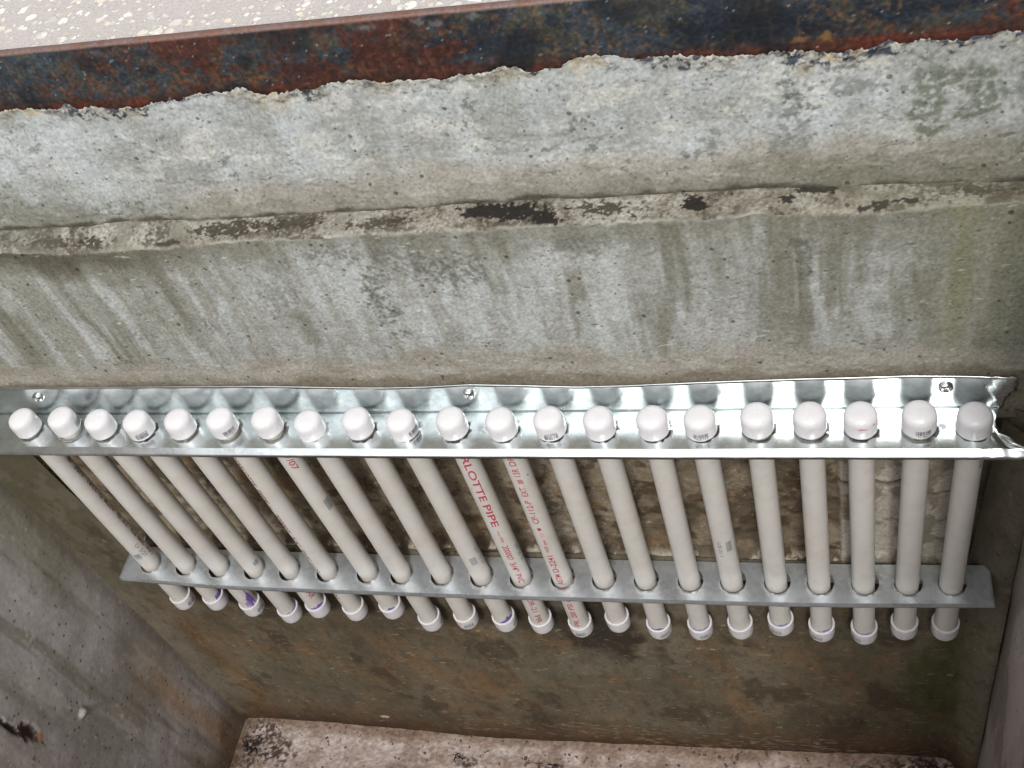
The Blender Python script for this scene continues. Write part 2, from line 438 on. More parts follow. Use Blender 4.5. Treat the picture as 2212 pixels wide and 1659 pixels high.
    sp = ss(0.66, 0.70, fb(X, Z, 0.006, o=3, seed=52)) * ss(0.5, 0.65, fb(X, Z, 0.07, seed=53)); p.mix((92, 94, 86), sp * 0.6)
    # rust weeping from the steel
    for cx, w, l in ((.50, .018, .03), (.775, .006, .04), (.79, .008, .02), (.715, .012, .02), (.947, .007, .04), (.985, .016, .018), (.60, .015, .02), (.36, .012, .02), (.255, .02, .02)):
        p.mix((172, 140, 96), np.exp(-((X - cx) / w) ** 2) * ss(l, 0.0, dt) * 0.7 * ss(.3, .6, fb(X, Z, .01, seed=54)))
    p.mix((146, 139, 126), rough * 0.8)
    p.mix((176, 170, 158), rough * ss(0.56, 0.7, fb(X, Z, 0.004, o=3, seed=55)) * 0.7)
    p.mix((104, 98, 88), rough * ss(0.45, 0.3, fb(X, Z, 0.004, o=3, seed=64)) * 0.8)
    tar = ss(.15, .4, rough) * ss(0.535, 0.57, fb(X, Z, 0.0055, 0.004, 3, 56)) * np.clip(ss(.42, .55, fb(X, X * 0, .05, 1, 2, 57)) + ss(1.0, 1.05, X) + (np.abs(X - .40) < .05), 0, 1)
    p.mix((50, 54, 64), tar * 0.85)
    p.mix((176, 136, 88), blob(X, Z, .50, .402, .010, .004, .8, 58) * .8)
    p.mix((200, 172, 130), blob(X, Z, .968, .381, .005, .003, .5, 59) * .8); p.mix((200, 172, 130), blob(X, Z, .984, .383, .004, .003, .5, 60) * .8)
    crack = (np.abs(fb(X, Z, 0.11, 0.05, 4, 61) - 0.5) < 0.0022) & (fb(X, Z, .2, seed=62) > .5)
    p.mix((105, 102, 94), crack * 0.35)
    dk = specks(X, Z, rng, 520, (XL, XR, .25, .4), .0018, .0011); p.mix((80, 78, 72), dk * 0.75)
    grain(p, .09)
    p.c *= np.array((.972, 1.0, 1.022))
    o = grid_mesh('upper_course', np.stack([X, Y, Z], -1), p.c, M_CONC, flip=False, gain=GAIN)
    into(o, wall)
    return xs, zb
UX, UZB = upper_course()

LB = np.array([(-157, 262), (139, 258), (189, 243), (308, 242.2), (406, 251.6), (548, 250.2), (607, 250.2), (718, 247.2), (853, 246), (903, 249.8), (985, 240.5), (1050, 245.7), (1114, 243.2), (1157, 242)], float) * MM
LB[:, 1] = LB[:, 1] * .5 + .5 * np.interp(LB[:, 0], [XL, XR], [.252, .243]) - .002
def ledge():
    xs = UX
    zf = np.interp(xs, LB[:, 0], LB[:, 1]) + (fb(xs, xs * 0, 0.012, 1, 4, 71) - .5) * .005 + (fb(xs, xs * 0, 0.003, 1, 3, 70) - .5) * .002
    nv = 34
    v = np.linspace(0, 1, nv)[:, None]
    e = 0.35                                        # rounded arris in front, then sloping shelf
    zback = UZB + 0.001
    Y0 = YM + 0.001 * (fb(xs, xs * 0, .01, 1, 3, 72)) ; Y1 = YU + 0.002
    Y = Y0[None] * (1 - v) + Y1 * v
    Z = zf[None] + (zback - zf)[None] * (v ** 0.75)
    X = np.broadcast_to(xs[None], Z.shape).copy()
    S = v * 0.03
    h = (fb(X, S + 0 * X, 0.012, 0.008, 4, 73) - 0.5) * 0.004 * np.sin(np.pi * np.clip(v, 0, 1))
    left = ss(.33, .12, X)
    h += left * (fb(X, S + 0 * X, 0.006, 0.005, 3, 74) - .4) * 0.006 * np.sin(np.pi * v)
    Z = Z + h * .7; Y = Y - h * .7
    SS = S + 0 * X
    p = Paint(X.shape, (142, 134, 122))
    p.mix((106, 97, 84), ss(0.38, 0.62, fb(X, SS, 0.07, 0.03, 4, 75)) * 0.85)
    f7 = fb(X, SS, .003, o=3, seed=69); p.mix((66, 58, 48), ss(.50, .56, f7 * .45 + fb(X, SS, .04, .03, 3, 68) * .55) * .7)
    p.mix((150, 142, 130), ss(.5, .7, fb(X, SS, 0.02, seed=76)) * .5)
    p.mix((180, 175, 168), left * ss(0.52, 0.62, fb(X, SS, 0.010, seed=77, o=4)) * .85)
    def mold(cx, r, cv, rv, thr, amt=0.95, sd=80, sc=0.014):
        env = np.exp(-((X - cx) / r) ** 2 - ((v - cv) / rv) ** 2)
        return np.clip(ss(thr - .005, thr + .015, fb(X, SS, sc, sc * .55, 5, sd) * 0.33 + fb(X, SS, .0035, .003, 2, sd + 1) * .28 + env * 0.4), 0, 1) * amt
    for a in ((.665, .035, .62, .3, .52), (.70, .04, .5, .35, .55), (.72, .02, .2, .3, .58), (.853, .012, .5, .4, .52), (.95, .018, .85, .25, .53), (.93, .008, .45, .2, .55), (1.0, .02, .2, .25, .62), (1.03, .03, .3, .2, .64)):
        p.mix((30, 26, 22), mold(*a, sd=80 + int(a[0] * 50)))
    for a in ((.40, .07, .5, .45, .60), (.47, .05, .6, .4, .61), (.33, .02, .1, .2, .55), (.19, .04, .4, .4, .62), (.24, .03, .3, .4, .62), (.56, .06, .4, .4, .64), (.77, .05, .5, .5, .63), (1.08, .04, .6, .4, .62)):
        p.mix((52, 45, 36), mold(*a, sd=90 + int(a[0] * 40), sc=.005) * .85)
    p.mix((78, 70, 58), ss(.9, 1.0, v + 0 * X + (fb(X, SS, .02, seed=78) - .5) * .35) * .8)
    grain(p, .14)
    p.mix((150, 145, 134), ss(.12, .03, v + 0 * X) * ss(.45, .6, fb(X, SS, .03, seed=79)) * .7)
    p.mix((118, 112, 92), ss(.85, 1.05, X) * .35); p.mix((96, 90, 78), ss(.40, .6, fb(X, SS, .03, .02, 4, 66)) * ss(.7, .2, X) * .55)
    p.c *= np.array((.96, .985, 1.0))
    o = grid_mesh('joint_ledge', np.stack([X, Y, Z], -1), p.c, M_CONC, gain=GAIN)
    into(o, wall)
    return zf
LZF = ledge()

def middle_course():
    xs = UX
    zt = LZF; zb = np.full_like(xs, -0.045)
    nv = 230
    v = np.linspace(0, 1, nv)[:, None]
    Z = zb[None] * (1 - v) + zt[None] * v
    X = np.broadcast_to(xs[None], Z.shape).copy()
    H = (fb(X, Z, 0.12, 0.09, 3, 101) - .5) * .003 + (fb(X, Z, .010, .008, 3, 102) - .5) * .0007
    Y = YM - H
    Y[-1] = YM + 0.001 * fb(xs, xs * 0, .01, 1, 3, 72)
    dt = zt[None] - Z
    p = Paint(X.shape, (150, 146, 136))
    n = fb(X, Z, 0.10, 0.10, 4, 103)
    p.mix((134, 130, 119), ss(.5, .3, n) * .7); p.mix((164, 161, 153), ss(.5, .7, n) * .6)
    n5 = fb(X, Z, 0.014, 0.008, 4, 126); p.mix((170, 167, 160), ss(.55, .7, n5) * .3); p.mix((124, 120, 108), ss(.45, .3, n5) * .3)
    p.mix((132, 128, 112), ss(.45, .1, X) * .45)
    W = X + (fb(X, Z, .12, .2, 2, 104) - .5) * .02
    s1 = fb(W, Z, 0.018, 0.22, 3, 105); s2 = fb(W, Z, 0.040, 0.30, 3, 106); s3 = fb(W, Z, .007, .12, 2, 107)
    fade = ss(.0, .14, Z + .02)
    p.mix((180, 179, 173), ss(.56, .72, s1) * .6 * (0.3 + .7 * fade))
    p.mix((108, 103, 87), ss(.46, .27, s1) * .6 * (0.25 + .75 * fade))
    p.mix((114, 109, 94), ss(.47, .3, s2) * .6 * (0.3 + .7 * fade))
    p.mix((170, 171, 166), ss(.6, .75, s3) * .3)
    p.mix((182, 181, 177), np.clip(ss(.54, .66, fb(W, Z, .022, .09, 4, 125)), 0, 1) * .5 * ss(.02, .1, Z) * ss(.25, .16, Z))
    # dark blotchy band right under the ledge, strongest at the left
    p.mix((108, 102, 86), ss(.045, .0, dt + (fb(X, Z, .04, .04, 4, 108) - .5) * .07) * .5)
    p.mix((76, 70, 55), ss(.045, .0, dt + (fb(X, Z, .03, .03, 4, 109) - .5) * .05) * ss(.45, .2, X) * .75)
    # moss at the right
    m = np.exp(-((X - 1.070) / .013) ** 2) * ss(.26, .22, dt) * ss(.0, .14, Z)
    p.mix((124, 119, 80), m * .75 * ss(.25, .6, fb(X, Z, .02, .05, 3, 110) + .12))
    m = np.exp(-((X - 1.105) / .016) ** 2) * ss(-.02, .12, Z)
    p.mix((118, 115, 86), m * .6)
    m = ss(1.01, 1.06, X + (fb(X, Z, .03, .1, 3, 111) - .5) * .05)
    p.mix((120, 116, 98), m * .5)
    # mottled black lichens
    for cx, cz, rx, rz, a in ((.320, .131, .006, .014, .8), (.232, .118, .012, .01, .5), (.185, .066, .022, .02, .75), (.527, .157, .018, .055, .7), (.61, .20, .04, .03, .6), (.56, .21, .03, .02, .5), (.94, .19, .01, .03, .6), (.60, .03, .02, .006, .7), (.42, .16, .02, .04, .3), (.50, .225, .03, .015, .5), (.75, .22, .03, .02, .4), (.03, .17, .02, .03, .4)):
        sd = 112 + int(cx * 97)
        p.mix((90, 87, 77), blob(X, Z, cx, cz, rx, rz, .9, sd, .010) * a * ss(.38, .62, fb(X, Z, .0035, o=3, seed=sd + 1)))
    # warmer clean band above the strip
    wb = ss(.085, .05, Z + (fb(X, Z, .08, .04, 3, 113) - .5) * .05)
    p.mix((158, 148, 134), wb * .75)
    p.mix((130, 120, 102), wb * ss(.5, .7, fb(X, Z, .05, .02, 4, 114)) * .5)
    ed = ss(.042, .026, Z + (fb(X, Z, .03, .01, 4, 115) - .5) * .022)
    p.mix((92, 80, 62), ed * .55)
    dk = specks(X, Z, rng, 900, (XL, XR, .02, .26), .0016, .0010); p.mix((82, 78, 68), dk * .8)
    lt = specks(X, Z, rng, 160, (XL, XR, .02, .26), .004, .0012); p.mix((190, 188, 180), lt * .7)
    Y = Y + dk * .0006
    grain(p, .10)
    p.c *= np.array((.975, 1.0, 1.02))
    o = grid_mesh('middle_course', np.stack([X, Y, Z], -1), p.c, M_CONC, gain=GAIN)
    into(o, wall)
middle_course()

ZS = -0.345     # top of the lower course
def infill():
    xs = np.arange(XL, XR + 1e-6, 0.0016)
    zs = np.linspace(-0.365, -0.030, 200)[:, None]
    Z = zs + 0 * xs[None]; X = xs[None] + 0 * zs
    H = (fb(X, Z, .05, .05, 4, 201) - .5) * .010 + (fb(X, Z, .012, o=2, seed=202) - .5) * .0022
    brick = ss(.963, .968, X) * ss(1.108, 1.102, X) * (1 - ss(1.0345, 1.0355, X) * ss(1.0385, 1.0375, X))
    H = H * (1 - .85 * brick) + brick * .004
    j1 = np.exp(-((Z + .205 + .003 * np.sin(X * 190)) / .002) ** 2) * (X > 1.037) * (X < 1.108)
    j2 = np.exp(-((Z + .185 + .004 * np.sin(X * 150)) / .004) ** 2) * (X > .963) * (X < 1.036)
    H -= (j1 + j2) * .004
    # flush to the main wall outside the opening at the far left / right
    solid = np.clip(ss(-.055, -.085, X + (fb(X, Z, .02, seed=203) - .5) * .02) + ss(1.118, 1.135, X + (fb(X, Z, .03, seed=204) - .5) * .03), 0, 1)
    low = ss(-.335, -.345, Z + (fb(X, Z, .012, o=3, seed=205) - .5) * .012) * ss(-.08, -.04, X)     # mortar lip at the foot
    sol = np.maximum(solid, low * .75)
    Y = (YR - H) * (1 - sol) + (YM + .0015 - H * .25) * sol
    Y = Y - ss(1.115, XR, X) ** 2 * 0.016
    p = Paint(X.shape, (108, 96, 79))
    n = fb(X, Z, .045, .05, 5, 206)
    p.mix((78, 68, 54), ss(.5, .32, n) * .8); p.mix((132, 121, 103), ss(.5, .68, n) * .7)
    p.mix((58, 44, 30), ss(.58, .7, fb(X, Z, .02, seed=207)) * .6)
    p.mix((122, 92, 60), ss(.6, .72, fb(X, Z, .05, seed=208)) * .35)
    for cx, cz, rx, rz in ((.06, -.24, .03, .06), (.10, -.29, .03, .04), (.145, -.22, .02, .05), (.20, -.12, .03, .06), (.21, -.30, .03, .03), (.62, -.24, .022, .05), (.59, -.31, .03, .03), (.64, -.31, .03, .02), (.70, -.12, .03, .03)):
        mk = blob(X, Z, cx, cz, rx, rz, .8, 209 + int(cx * 90), .02)
        p.mix((150, 146, 132), mk * .55 * ss(.35, .6, fb(X, Z, .006, o=3, seed=210)))
    p.mix((60, 52, 42), np.exp(-((Z + .34) / .006) ** 2) * .6)
    p.mix((168, 160, 146), low * ss(.55, .62, fb(X, Z, .01, .006, 4, 211)) * .8)
    p.mix((178, 171, 160), brick * .92)
    p.mix((120, 112, 96), brick * ss(.5, .6, fb(X, Z, .02, .03, 4, 212)) * .75)
    p.mix((96, 80, 58), brick * blob(X, Z, .985, -.235, .02, .03, .5, 213) * .7)
    p.mix((70, 66, 56), np.clip(j1 + j2, 0, 1) * .8)
    p.mix((84, 78, 64), ss(-.336, -.347, Z) * brick * .8)
    p.mix((108, 102, 86), np.clip(solid, 0, 1) * ss(.3, -.1, X) * .95); p.mix((88, 82, 66), solid * (X < .3) * ss(.45, .65, fb(X, Z, .03, .05, 4, 218)) * .8)
    p.mix((80, 76, 62), ss(1.10, 1.125, X + (fb(X, Z, .02, .05, 4, 214) - .5) * .03) * .8)
    p.mix((88, 82, 68), blob(X, Z, 1.128, -.02, .03, .10, .5, 215) * .8)
    dkc = blob(X, Z, -.082, -.315, .012, .022, .9, 216, .008) + .6 * blob(X, Z, -.10, -.22, .006, .012, .9, 217, .006)
    p.mix((48, 40, 32), np.clip(dkc, 0, 1) * .75)
    wsp = specks(X, Z, rng, 420, (XL, XR, -.36, -.03), .0022, .0016); p.mix((168, 162, 146), wsp * .6)
    grain(p, .05)
    o = grid_mesh('recessed_infill', np.stack([X, Y, Z], -1), p.c, M_ROUGH, gain=1.25)
    o['label'] = 'rough brown mortar infill with a pale block patch'
    into(o, wall)
infill()

FL = np.array([(-157, -1007), (11, -1006), (374, -1018), (714, -990), (1016, -957), (1157, -951)], float) * MM
def zfloor(x): return np.interp(x, FL[:, 0], FL[:, 1])

def lower_course():
    xs = np.arange(XL, XR + 1e-6, 0.0017)
    zs = np.linspace(0, 1, 400)[:, None]
    zb = zfloor(xs)[None] - .02
    zt = ZS + .25 * ss(-.058, -.074, xs)[None] + .30 * ss(1.108, 1.124, xs)[None] + (fb(xs, xs * 0, .01, 1, 3, 320) - .5)[None] * .002
    Z = zb + (zt - zb) * zs
    X = xs[None] + 0 * zs
    H = (fb(X, Z, .15, .12, 3, 301) - .5) * .006 + (fb(X, Z, .012, o=3, seed=302) - .5) * .0010
    Y = YM - H
    top = ss(-.352, ZS, Z) * ss(-.085, -.05, X); Y = Y + top * .004                # softened arris
    Y = Y - ss(1.105, XR, X + .01 * fb(X, Z, .05, .2, 2, 303)) ** 2 * .030     # fillet in the right corner
    Y = Y - ss(-.145, XL, X) ** 2 * .004
    dz = Z - zb
    p = Paint(X.shape, (96, 87, 70))
    n = fb(X, Z, .12, .22, 5, 304)
    p.mix((76, 67, 51), ss(.5, .3, n) * .7); p.mix((112, 104, 89), ss(.5, .68, n) * .6)
    orr = fb(X + Z * .25, Z, .06, .11, 5, 305)
    p.mix((124, 92, 60), ss(.5, .76, orr) * .45 * ss(-.50, -.60, Z))
    p.mix((112, 84, 56), ss(.52, .76, fb(X + Z * .25, Z, .025, .05, 5, 306)) * .5 * ss(-.5, -.62, Z))
    p.mix((86, 84, 68), ss(.52, .70, fb(X, Z, .09, .2, 4, 307)) * .45)
    # blotches
    p.mix((46, 40, 32), blob(X, Z, .63, -.54, .05, .11, .9, 308, .04) * .85)
    p.mix((46, 40, 32), blob(X, Z, .50, -.53, .10, .035, .9, 309, .04) * .55)
    p.mix((52, 42, 30), ss(.58, .7, fb(X, Z, .06, .10, 4, 310)) * .5)
    p.mix((108, 106, 92), blob(X, Z, .60, -.67, .09, .045, .8, 311, .05) * .5)
    p.mix((76, 78, 46), blob(X, Z, 1.085, -.68, .035, .17, .7, 312, .05) * .8)
    p.mix((118, 112, 96), ss(1.115, 1.135, X + (fb(X, Z, .02, .15, 3, 313) - .5) * .03) * .7)
    p.mix((112, 106, 90), ss(-.075, -.13, X + (fb(X, Z, .04, .2, 3, 314) - .5) * .07) * .75)
    p.mix((128, 94, 62), np.exp(-((X + .085) / .022) ** 2) * ss(-.5, -.62, Z) * .4)
    rise = ss(.14, .02, dz + (fb(X, Z, .08, .05, 4, 315) - .5) * .10)
    p.mix((88, 62, 40), rise * .7)
    p.mix((60, 44, 32), ss(.06, .0, dz - .015 + (fb(X, Z, .05, .02, 4, 316) - .5) * .06) * .6)
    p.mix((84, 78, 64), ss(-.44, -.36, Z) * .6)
    p.mix((66, 60, 48), ss(1.10, 1.11, X) * ss(1.135, 1.115, X) * ss(-.40, -.33, Z) * ss(.35, .6, fb(X, Z, .012, .03, 4, 323)) * .7)
    grain(p, .06)
    fs = fb(X, Z, .010, .020, 4, 318); p.mix((120, 112, 96), ss(.58, .75, fs) * .2); p.mix((54, 47, 36), ss(.42, .3, fs) * .25)
    p.mix((82, 77, 60), ss(-.02, -.10, X + (fb(X, Z, .03, .06, 3, 319) - .5) * .05) * ss(-.56, -.36, Z) * .85); p.mix((60, 54, 42), (blob(X, Z, -.085, -.315, .012, .022, .9, 216, .008) + blob(X, Z, -.10, -.43, .02, .05, .9, 221, .02)) * .5); p.mix((112, 106, 92), ss(.6, .7, fb(X, Z, .03, .05, 4, 222)) * (X < -.03) * .4)
    w = specks(X, Z, rng, 330, (-.08, 1.12, -.99, -.52), .0055, .0017); p.mix((176, 168, 148), w * .62)
    w = specks(X, Z, rng, 750, (-.1, 1.13, -1.0, -.36), .0020, .0014); p.mix((158, 150, 130), w * .55)
    w = specks(X, Z, rng, 230, (.3, 1.1, -.985, -.915), .009, .0018); p.mix((178, 170, 152), w * .55)
    w = blob(X, Z, .153, -.955, .010, .007, .4, 317); p.mix((190, 184, 172), w)
    o = grid_mesh('lower_course', np.stack([X, Y, Z], -1), p.c, M_DARK, gain=1.06)
    into(o, wall)
lower_course()

# a thin backing so that no light leaks between courses
bm = bmesh.new()
def box(bm, x0, x1, y0, y1, z0, z1):
    vs = [bm.verts.new(c) for c in ((x0, y0, z0), (x1, y0, z0), (x1, y1, z0), (x0, y1, z0), (x0, y0, z1), (x1, y0, z1), (x1, y1, z1), (x0, y1, z1))]
    for f in ((0, 3, 2, 1), (4, 5, 6, 7), (0, 1, 5, 4), (1, 2, 6, 5), (2, 3, 7, 6), (3, 0, 4, 7)): bm.faces.new([vs[i] for i in f])
    return vs
M_PLAIN = None
def plain_col(me, col):
    a = me.color_attributes.new('Col', 'FLOAT_COLOR', 'POINT')
    c = list(lin(col)) + [1.0]
    for d in a.data: d.color = c
box(bm, XL - .1, XR + .1, .066, .20, -1.15, .44)
me = bpy.data.meshes.new('core'); bm.to_mesh(me); bm.free(); plain_col(me, (120, 112, 100))
into(link('core', me, M_CONC), wall)

# --- side walls
def side_wall(name, x, sgn, label, yfine, paint, seed):
    par = empty(name, (x, -.5, -1.02)); tag(par, label, 'wall'); bpy.context.view_layer.update()
    ys = np.concatenate([np.arange(YF, yfine, .02), np.arange(yfine, YU + .004, .0026)])
    zs = np.concatenate([np.arange(-1.05, -.10, .003), np.arange(-.10, .46, .012), [ztop(x)]])[:, None]
    Z = zs + 0 * ys[None]; Yg = ys[None] + 0 * zs
    H = (fb(Yg, Z, .12, .14, 3, seed) - .5) * .006 + (fb(Yg, Z, .012, o=3, seed=seed + 1) - .5) * .0005
    X = x + sgn * H
    c = paint(Yg, Z, H)
    gn = 1.65 if sgn > 0 else 1.3
    X = X + sgn * c[1]
    o = grid_mesh('wall_face', np.stack([X, Yg, Z], -1), c[0], M_CONC, flip=(sgn < 0), gain=gn)
    into(o, par)
    bm = bmesh.new()
    a, b = (x - .16, x - .006) if sgn > 0 else (x + .006, x + .16)
    box(bm, a, b, YF - .15, .20, -1.15, .43)
    me = bpy.data.meshes.new('core'); bm.to_mesh(me); bm.free(); plain_col(me, (120, 112, 100))
    into(link('core', me, M_CONC), par)
    return par

def paint_left(Y, Z, H):
    p = Paint(Y.shape, (134, 130, 127))
    n = fb(Y, Z, .09, .16, 4, 402)
    p.mix((114, 110, 101), ss(.52, .35, n) * .7); p.mix((154, 150, 149), ss(.5, .68, n) * .6)
    s = fb(Y, Z, .022, .25, 3, 403)
    p.mix((154, 149, 142), ss(.56, .75, s) * .5); p.mix((98, 91, 77), ss(.44, .28, s) * .5)
    p.mix((146, 136, 134), ss(-.16, -.30, Y) * .6)
    p.mix((110, 104, 82), ss(-.08, .0, Y) * ss(-.5, -.3, Z) * .5)
    p.mix((128, 92, 58), np.exp(-((Y + .04 - (fb(Y, Z, .05, .2, 3, 404) - .5) * .06) / .022) ** 2) * ss(-.55, -.75, Z) * .4)
    p.mix((74, 58, 42), ss(-.88, -1.0, Z + (fb(Y, Z, .05, seed=405) - .5) * .1) * .6)
    p.mix((70, 62, 52), np.exp(-((Y - .016) / .012) ** 2) * .35)
    d = blob(Y, Z, -.232, -.44, .010, .022, .5, 406, .01)
    d = np.maximum(d, blob(Y, Z, -.242, -.395, .004, .04, .8, 407, .01))
    p.mix((44, 30, 26), d * .95); p.mix((120, 70, 40), blob(Y, Z, -.230, -.466, .008, .006, .5, 408) * .7)
    b = blob(Y, Z, -.162, -.537, .008, .007, .2, 409); p.mix((140, 132, 126), b * .7)
    w = specks(Y, Z, rng, 80, (-.42, 0, -1.0, -.2), .003, .005); p.mix((170, 164, 154), w * .6)
    k = specks(Y, Z, rng, 120, (-.42, 0, -1.0, -.2), .0018, .004); p.mix((60, 54, 48), k * .7)
    grain(p, .05)
    return p.c, (-d * .006 + b * .006)
side_wall('side_wall', XL, 1, 'grey stained side wall in the lower left corner with a dark rusty pock mark', -.46, paint_left, 401)

def paint_right(Y, Z, H):
    p = Paint(Y.shape, (150, 142, 138))
    n = fb(Y, Z, .05, .2, 4, 502)
    p.mix((116, 108, 100), ss(.5, .35, n) * .7); p.mix((165, 158, 152), ss(.5, .68, n) * .5)
    p.mix((84, 78, 62), ss(-.03, .01, Y) * .6)
    p.mix((74, 54, 38), ss(-.86, -.98, Z + (fb(Y, Z, .05, seed=503) - .5) * .1) * .7)
    w = specks(Y, Z, rng, 60, (-.3, 0, -1.0, -.2), .002, .006); p.mix((170, 162, 150), w * .6)
    return p.c, 0
side_wall('side_wall', XR, -1, 'narrow slice of grey side wall at the lower right edge', -.30, paint_right, 501)

# --- far wall behind the camera (closes the pit) and floor
def far_wall():
    bm = bmesh.new(); box(bm, XL - .002, XR + .002, YF - .15, YF, -1.15, .44)
    bmesh.ops.subdivide_edges(bm, edges=bm.edges[:], cuts=8, use_grid_fill=True)
    me = bpy.data.meshes.new('near_wall'); bm.to_mesh(me); bm.free(); plain_col(me, (165, 158, 146))
    tag(link('front_wall', me, M_CONC), 'plain concrete wall closing the pit on the side nearest the viewer', 'wall')
far_wall()

def floor():
    xs = np.arange(XL - .01, XR + .012, .003)
    ys = np.concatenate([np.arange(YF - .01, -.16, .03), np.arange(-.16, .06, .002)])[:, None]
    X = xs[None] + 0 * ys; Y = ys + 0 * xs[None]
    Z = zfloor(xs)[None] + (fb(X, Y, .08, o=3, seed=601) - .5) * .008 + (fb(X, Y, .008, o=3, seed=602) - .5) * .002
    Z = Z + ss(-.0, .03, Y) * (fb(X, Y, .012, seed=603) - .5) * .006
    p = Paint(X.shape, (200, 184, 177))
    p.mix((172, 150, 136), ss(.45, .65, fb(X, Y, .06, .03, 4, 604)) * .7)
    p.mix((214, 202, 196), ss(.55, .7, fb(X, Y, .08, .03, 4, 605)) * .6)
    p.mix((116, 92, 72), ss(.0, .024, Y + (fb(X, Y, .04, .01, 4, 606) - .5) * .02) * .6)
    for cx, cy, rx, ry in ((-.10, -.01, .03, .05), (-.06, -.04, .03, .03), (-.13, -.06, .03, .05), (1.02, .0, .06, .02), (1.10, .0, .05, .04), (.30, -.02, .02, .01), (.47, -.02, .03, .01), (.9, -.01, .05, .012)):
        p.mix((52, 36, 30), blob(X, Y, cx, cy, rx, ry, 1.0, 607 + int(cx * 60), .015) * .75 * ss(.42, .6, fb(X, Y, .005, o=3, seed=608)))
    p.mix((104, 84, 66), ss(XL + .035, XL + .005, X + (fb(X, Y, .02, seed=609) - .5) * .03) * .7)
    p.mix((140, 118, 102), ss(.45, .75, fb(X, Y, .03, .03, 5, 610)) * .6)
    grain(p, .12)
    p.mix((70, 54, 46), specks(X, Y, rng, 110, (XL, XR, -.16, .03), .003, .002) * .6)
    o = grid_mesh('pit_floor', np.stack([X, Y, Z], -1), p.c, M_DARK, gain=1.05)
    tag(o, kind='structure')
floor()

# --- rusty steel edging of the rim
def steel_edge():
    xs = np.arange(XL - .0, XR, .0016)
    prof = []                                     # (y, z below top)
    yF = YU + .0035
    zz = np.linspace(-.095, -.0035, 62)
    for q in zz: prof.append((yF, q))
    for a in np.linspace(0, 90, 7)[1:]:
        prof.append((yF + .0035 * (1 - math.cos(R(a))) * 1.0, -.0035 + .0035 * math.sin(R(a))))
    prof.append((yF + .0062, 0.0)); prof.append((yF + .0064, -.012))
    prof = np.array(prof)
    zt = .4642 + tilt(xs) + (fb(xs, xs * 0, .1, 1, 2, 701) - .5) * .0006
    Y = prof[:, 0][:, None] + 0 * xs[None]; Z = prof[:, 1][:, None] + zt[None]; X = xs[None] + 0 * Y
    # slightly dished face, scale lifting
    D = prof[:, 1][:, None] + 0 * X
    Y = Y + (fb(X, D, .15, .05, 3, 702) - .5) * .0012 + ss(-.02, -.05, D) * .0015
    fine = fb(X, D, .004, .0035, 3, 720)
    p = Paint(X.shape, (48, 58, 66))
    p.mix((28, 36, 48), ss(.42, .65, fb(X, D, .09, .03, 4, 703)) * .85)
    p.mix((70, 82, 88), ss(.50, .7, fb(X, D, .04, .012, 4, 704)) * ss(-.035, -.005, D) * .8)
    p.mix((70, 66, 50), ss(.47, .60, fb(X, D, .02, .014, 5, 705) * .6 + fine * .4) * .7)
    big = fb(X, D, .14, .2, 3, 706)
    rust = ss(.50, .60, fb(X, D, .012, .009, 5, 707) * .35 + fine * .25 + big * .4 - .03)
    p.mix((84, 50, 34), rust * .8)
    p.mix((74, 32, 24), ss(.54, .62, fb(X, D, .02, .02, 4, 708) * .3 + fine * .2 + big * .5 - .02) * .8)
    p.mix((112, 70, 42), ss(.62, .70, fine * .6 + fb(X, D, .02, o=3, seed=719) * .4) * .55)
    run = ss(.60, .75, fb(X, D, .004, .03, 3, 709)); p.mix((112, 76, 44), run * .5 * ss(.45, .6, fb(X, D, .08, seed=710)))
    p.mix((74, 40, 28), ss(-.046, -.062, D + (fb(X, D, .04, .01, 3, 711) - .5) * .016) * .85)
    p.mix((112, 46, 28), ss(-.055, -.066, D + (fb(X, D, .03, .008, 3, 712) - .5) * .016) * ss(.35, .6, fb(X, D, .04, seed=713)) * .8)
    p.mix((24, 28, 34), ss(.56, .72, fb(X, D, .05, .03, 3, 714)) * .7)
    grain(p, .22)
    gm = p.c.mean(-1, keepdims=True); p.c = gm + (p.c - gm) * .78 + 2
    p.mix((118, 92, 85), ss(-.0035, -.0015, D) * (D > -.02) * .9)
    p.mix((112, 76, 58), ss(-.004, -.001, D) * ss(.5, .65, fb(X, D, .01, 1, 3, 715)) * .7)
    w = specks(X, D, rng, 120, (XL, XR, -.06, -.006), .0012, .0010); p.mix((150, 150, 146), w * .7)
    for cx, cd in ((.655, -.0075), (.668, -.010), (.70, -.007), (.61, -.008)):
        p.mix((120, 128, 132), blob(X, D, cx, cd, .006, .003, .9, 716, .003) * .5)
    for cx in (.945, .965): p.mix((150, 108, 62), blob(X, D, cx, -.053, .006, .005, 1.0, 717, .003) * .6)
    o = grid_mesh('steel_edging', np.stack([X, Y, Z], -1), p.c, M_STEEL, gain=GAIN)
    tag(o, 'rusty blue-black steel edge bar along the top rim of the concrete wall', 'steel edging')
steel_edge()

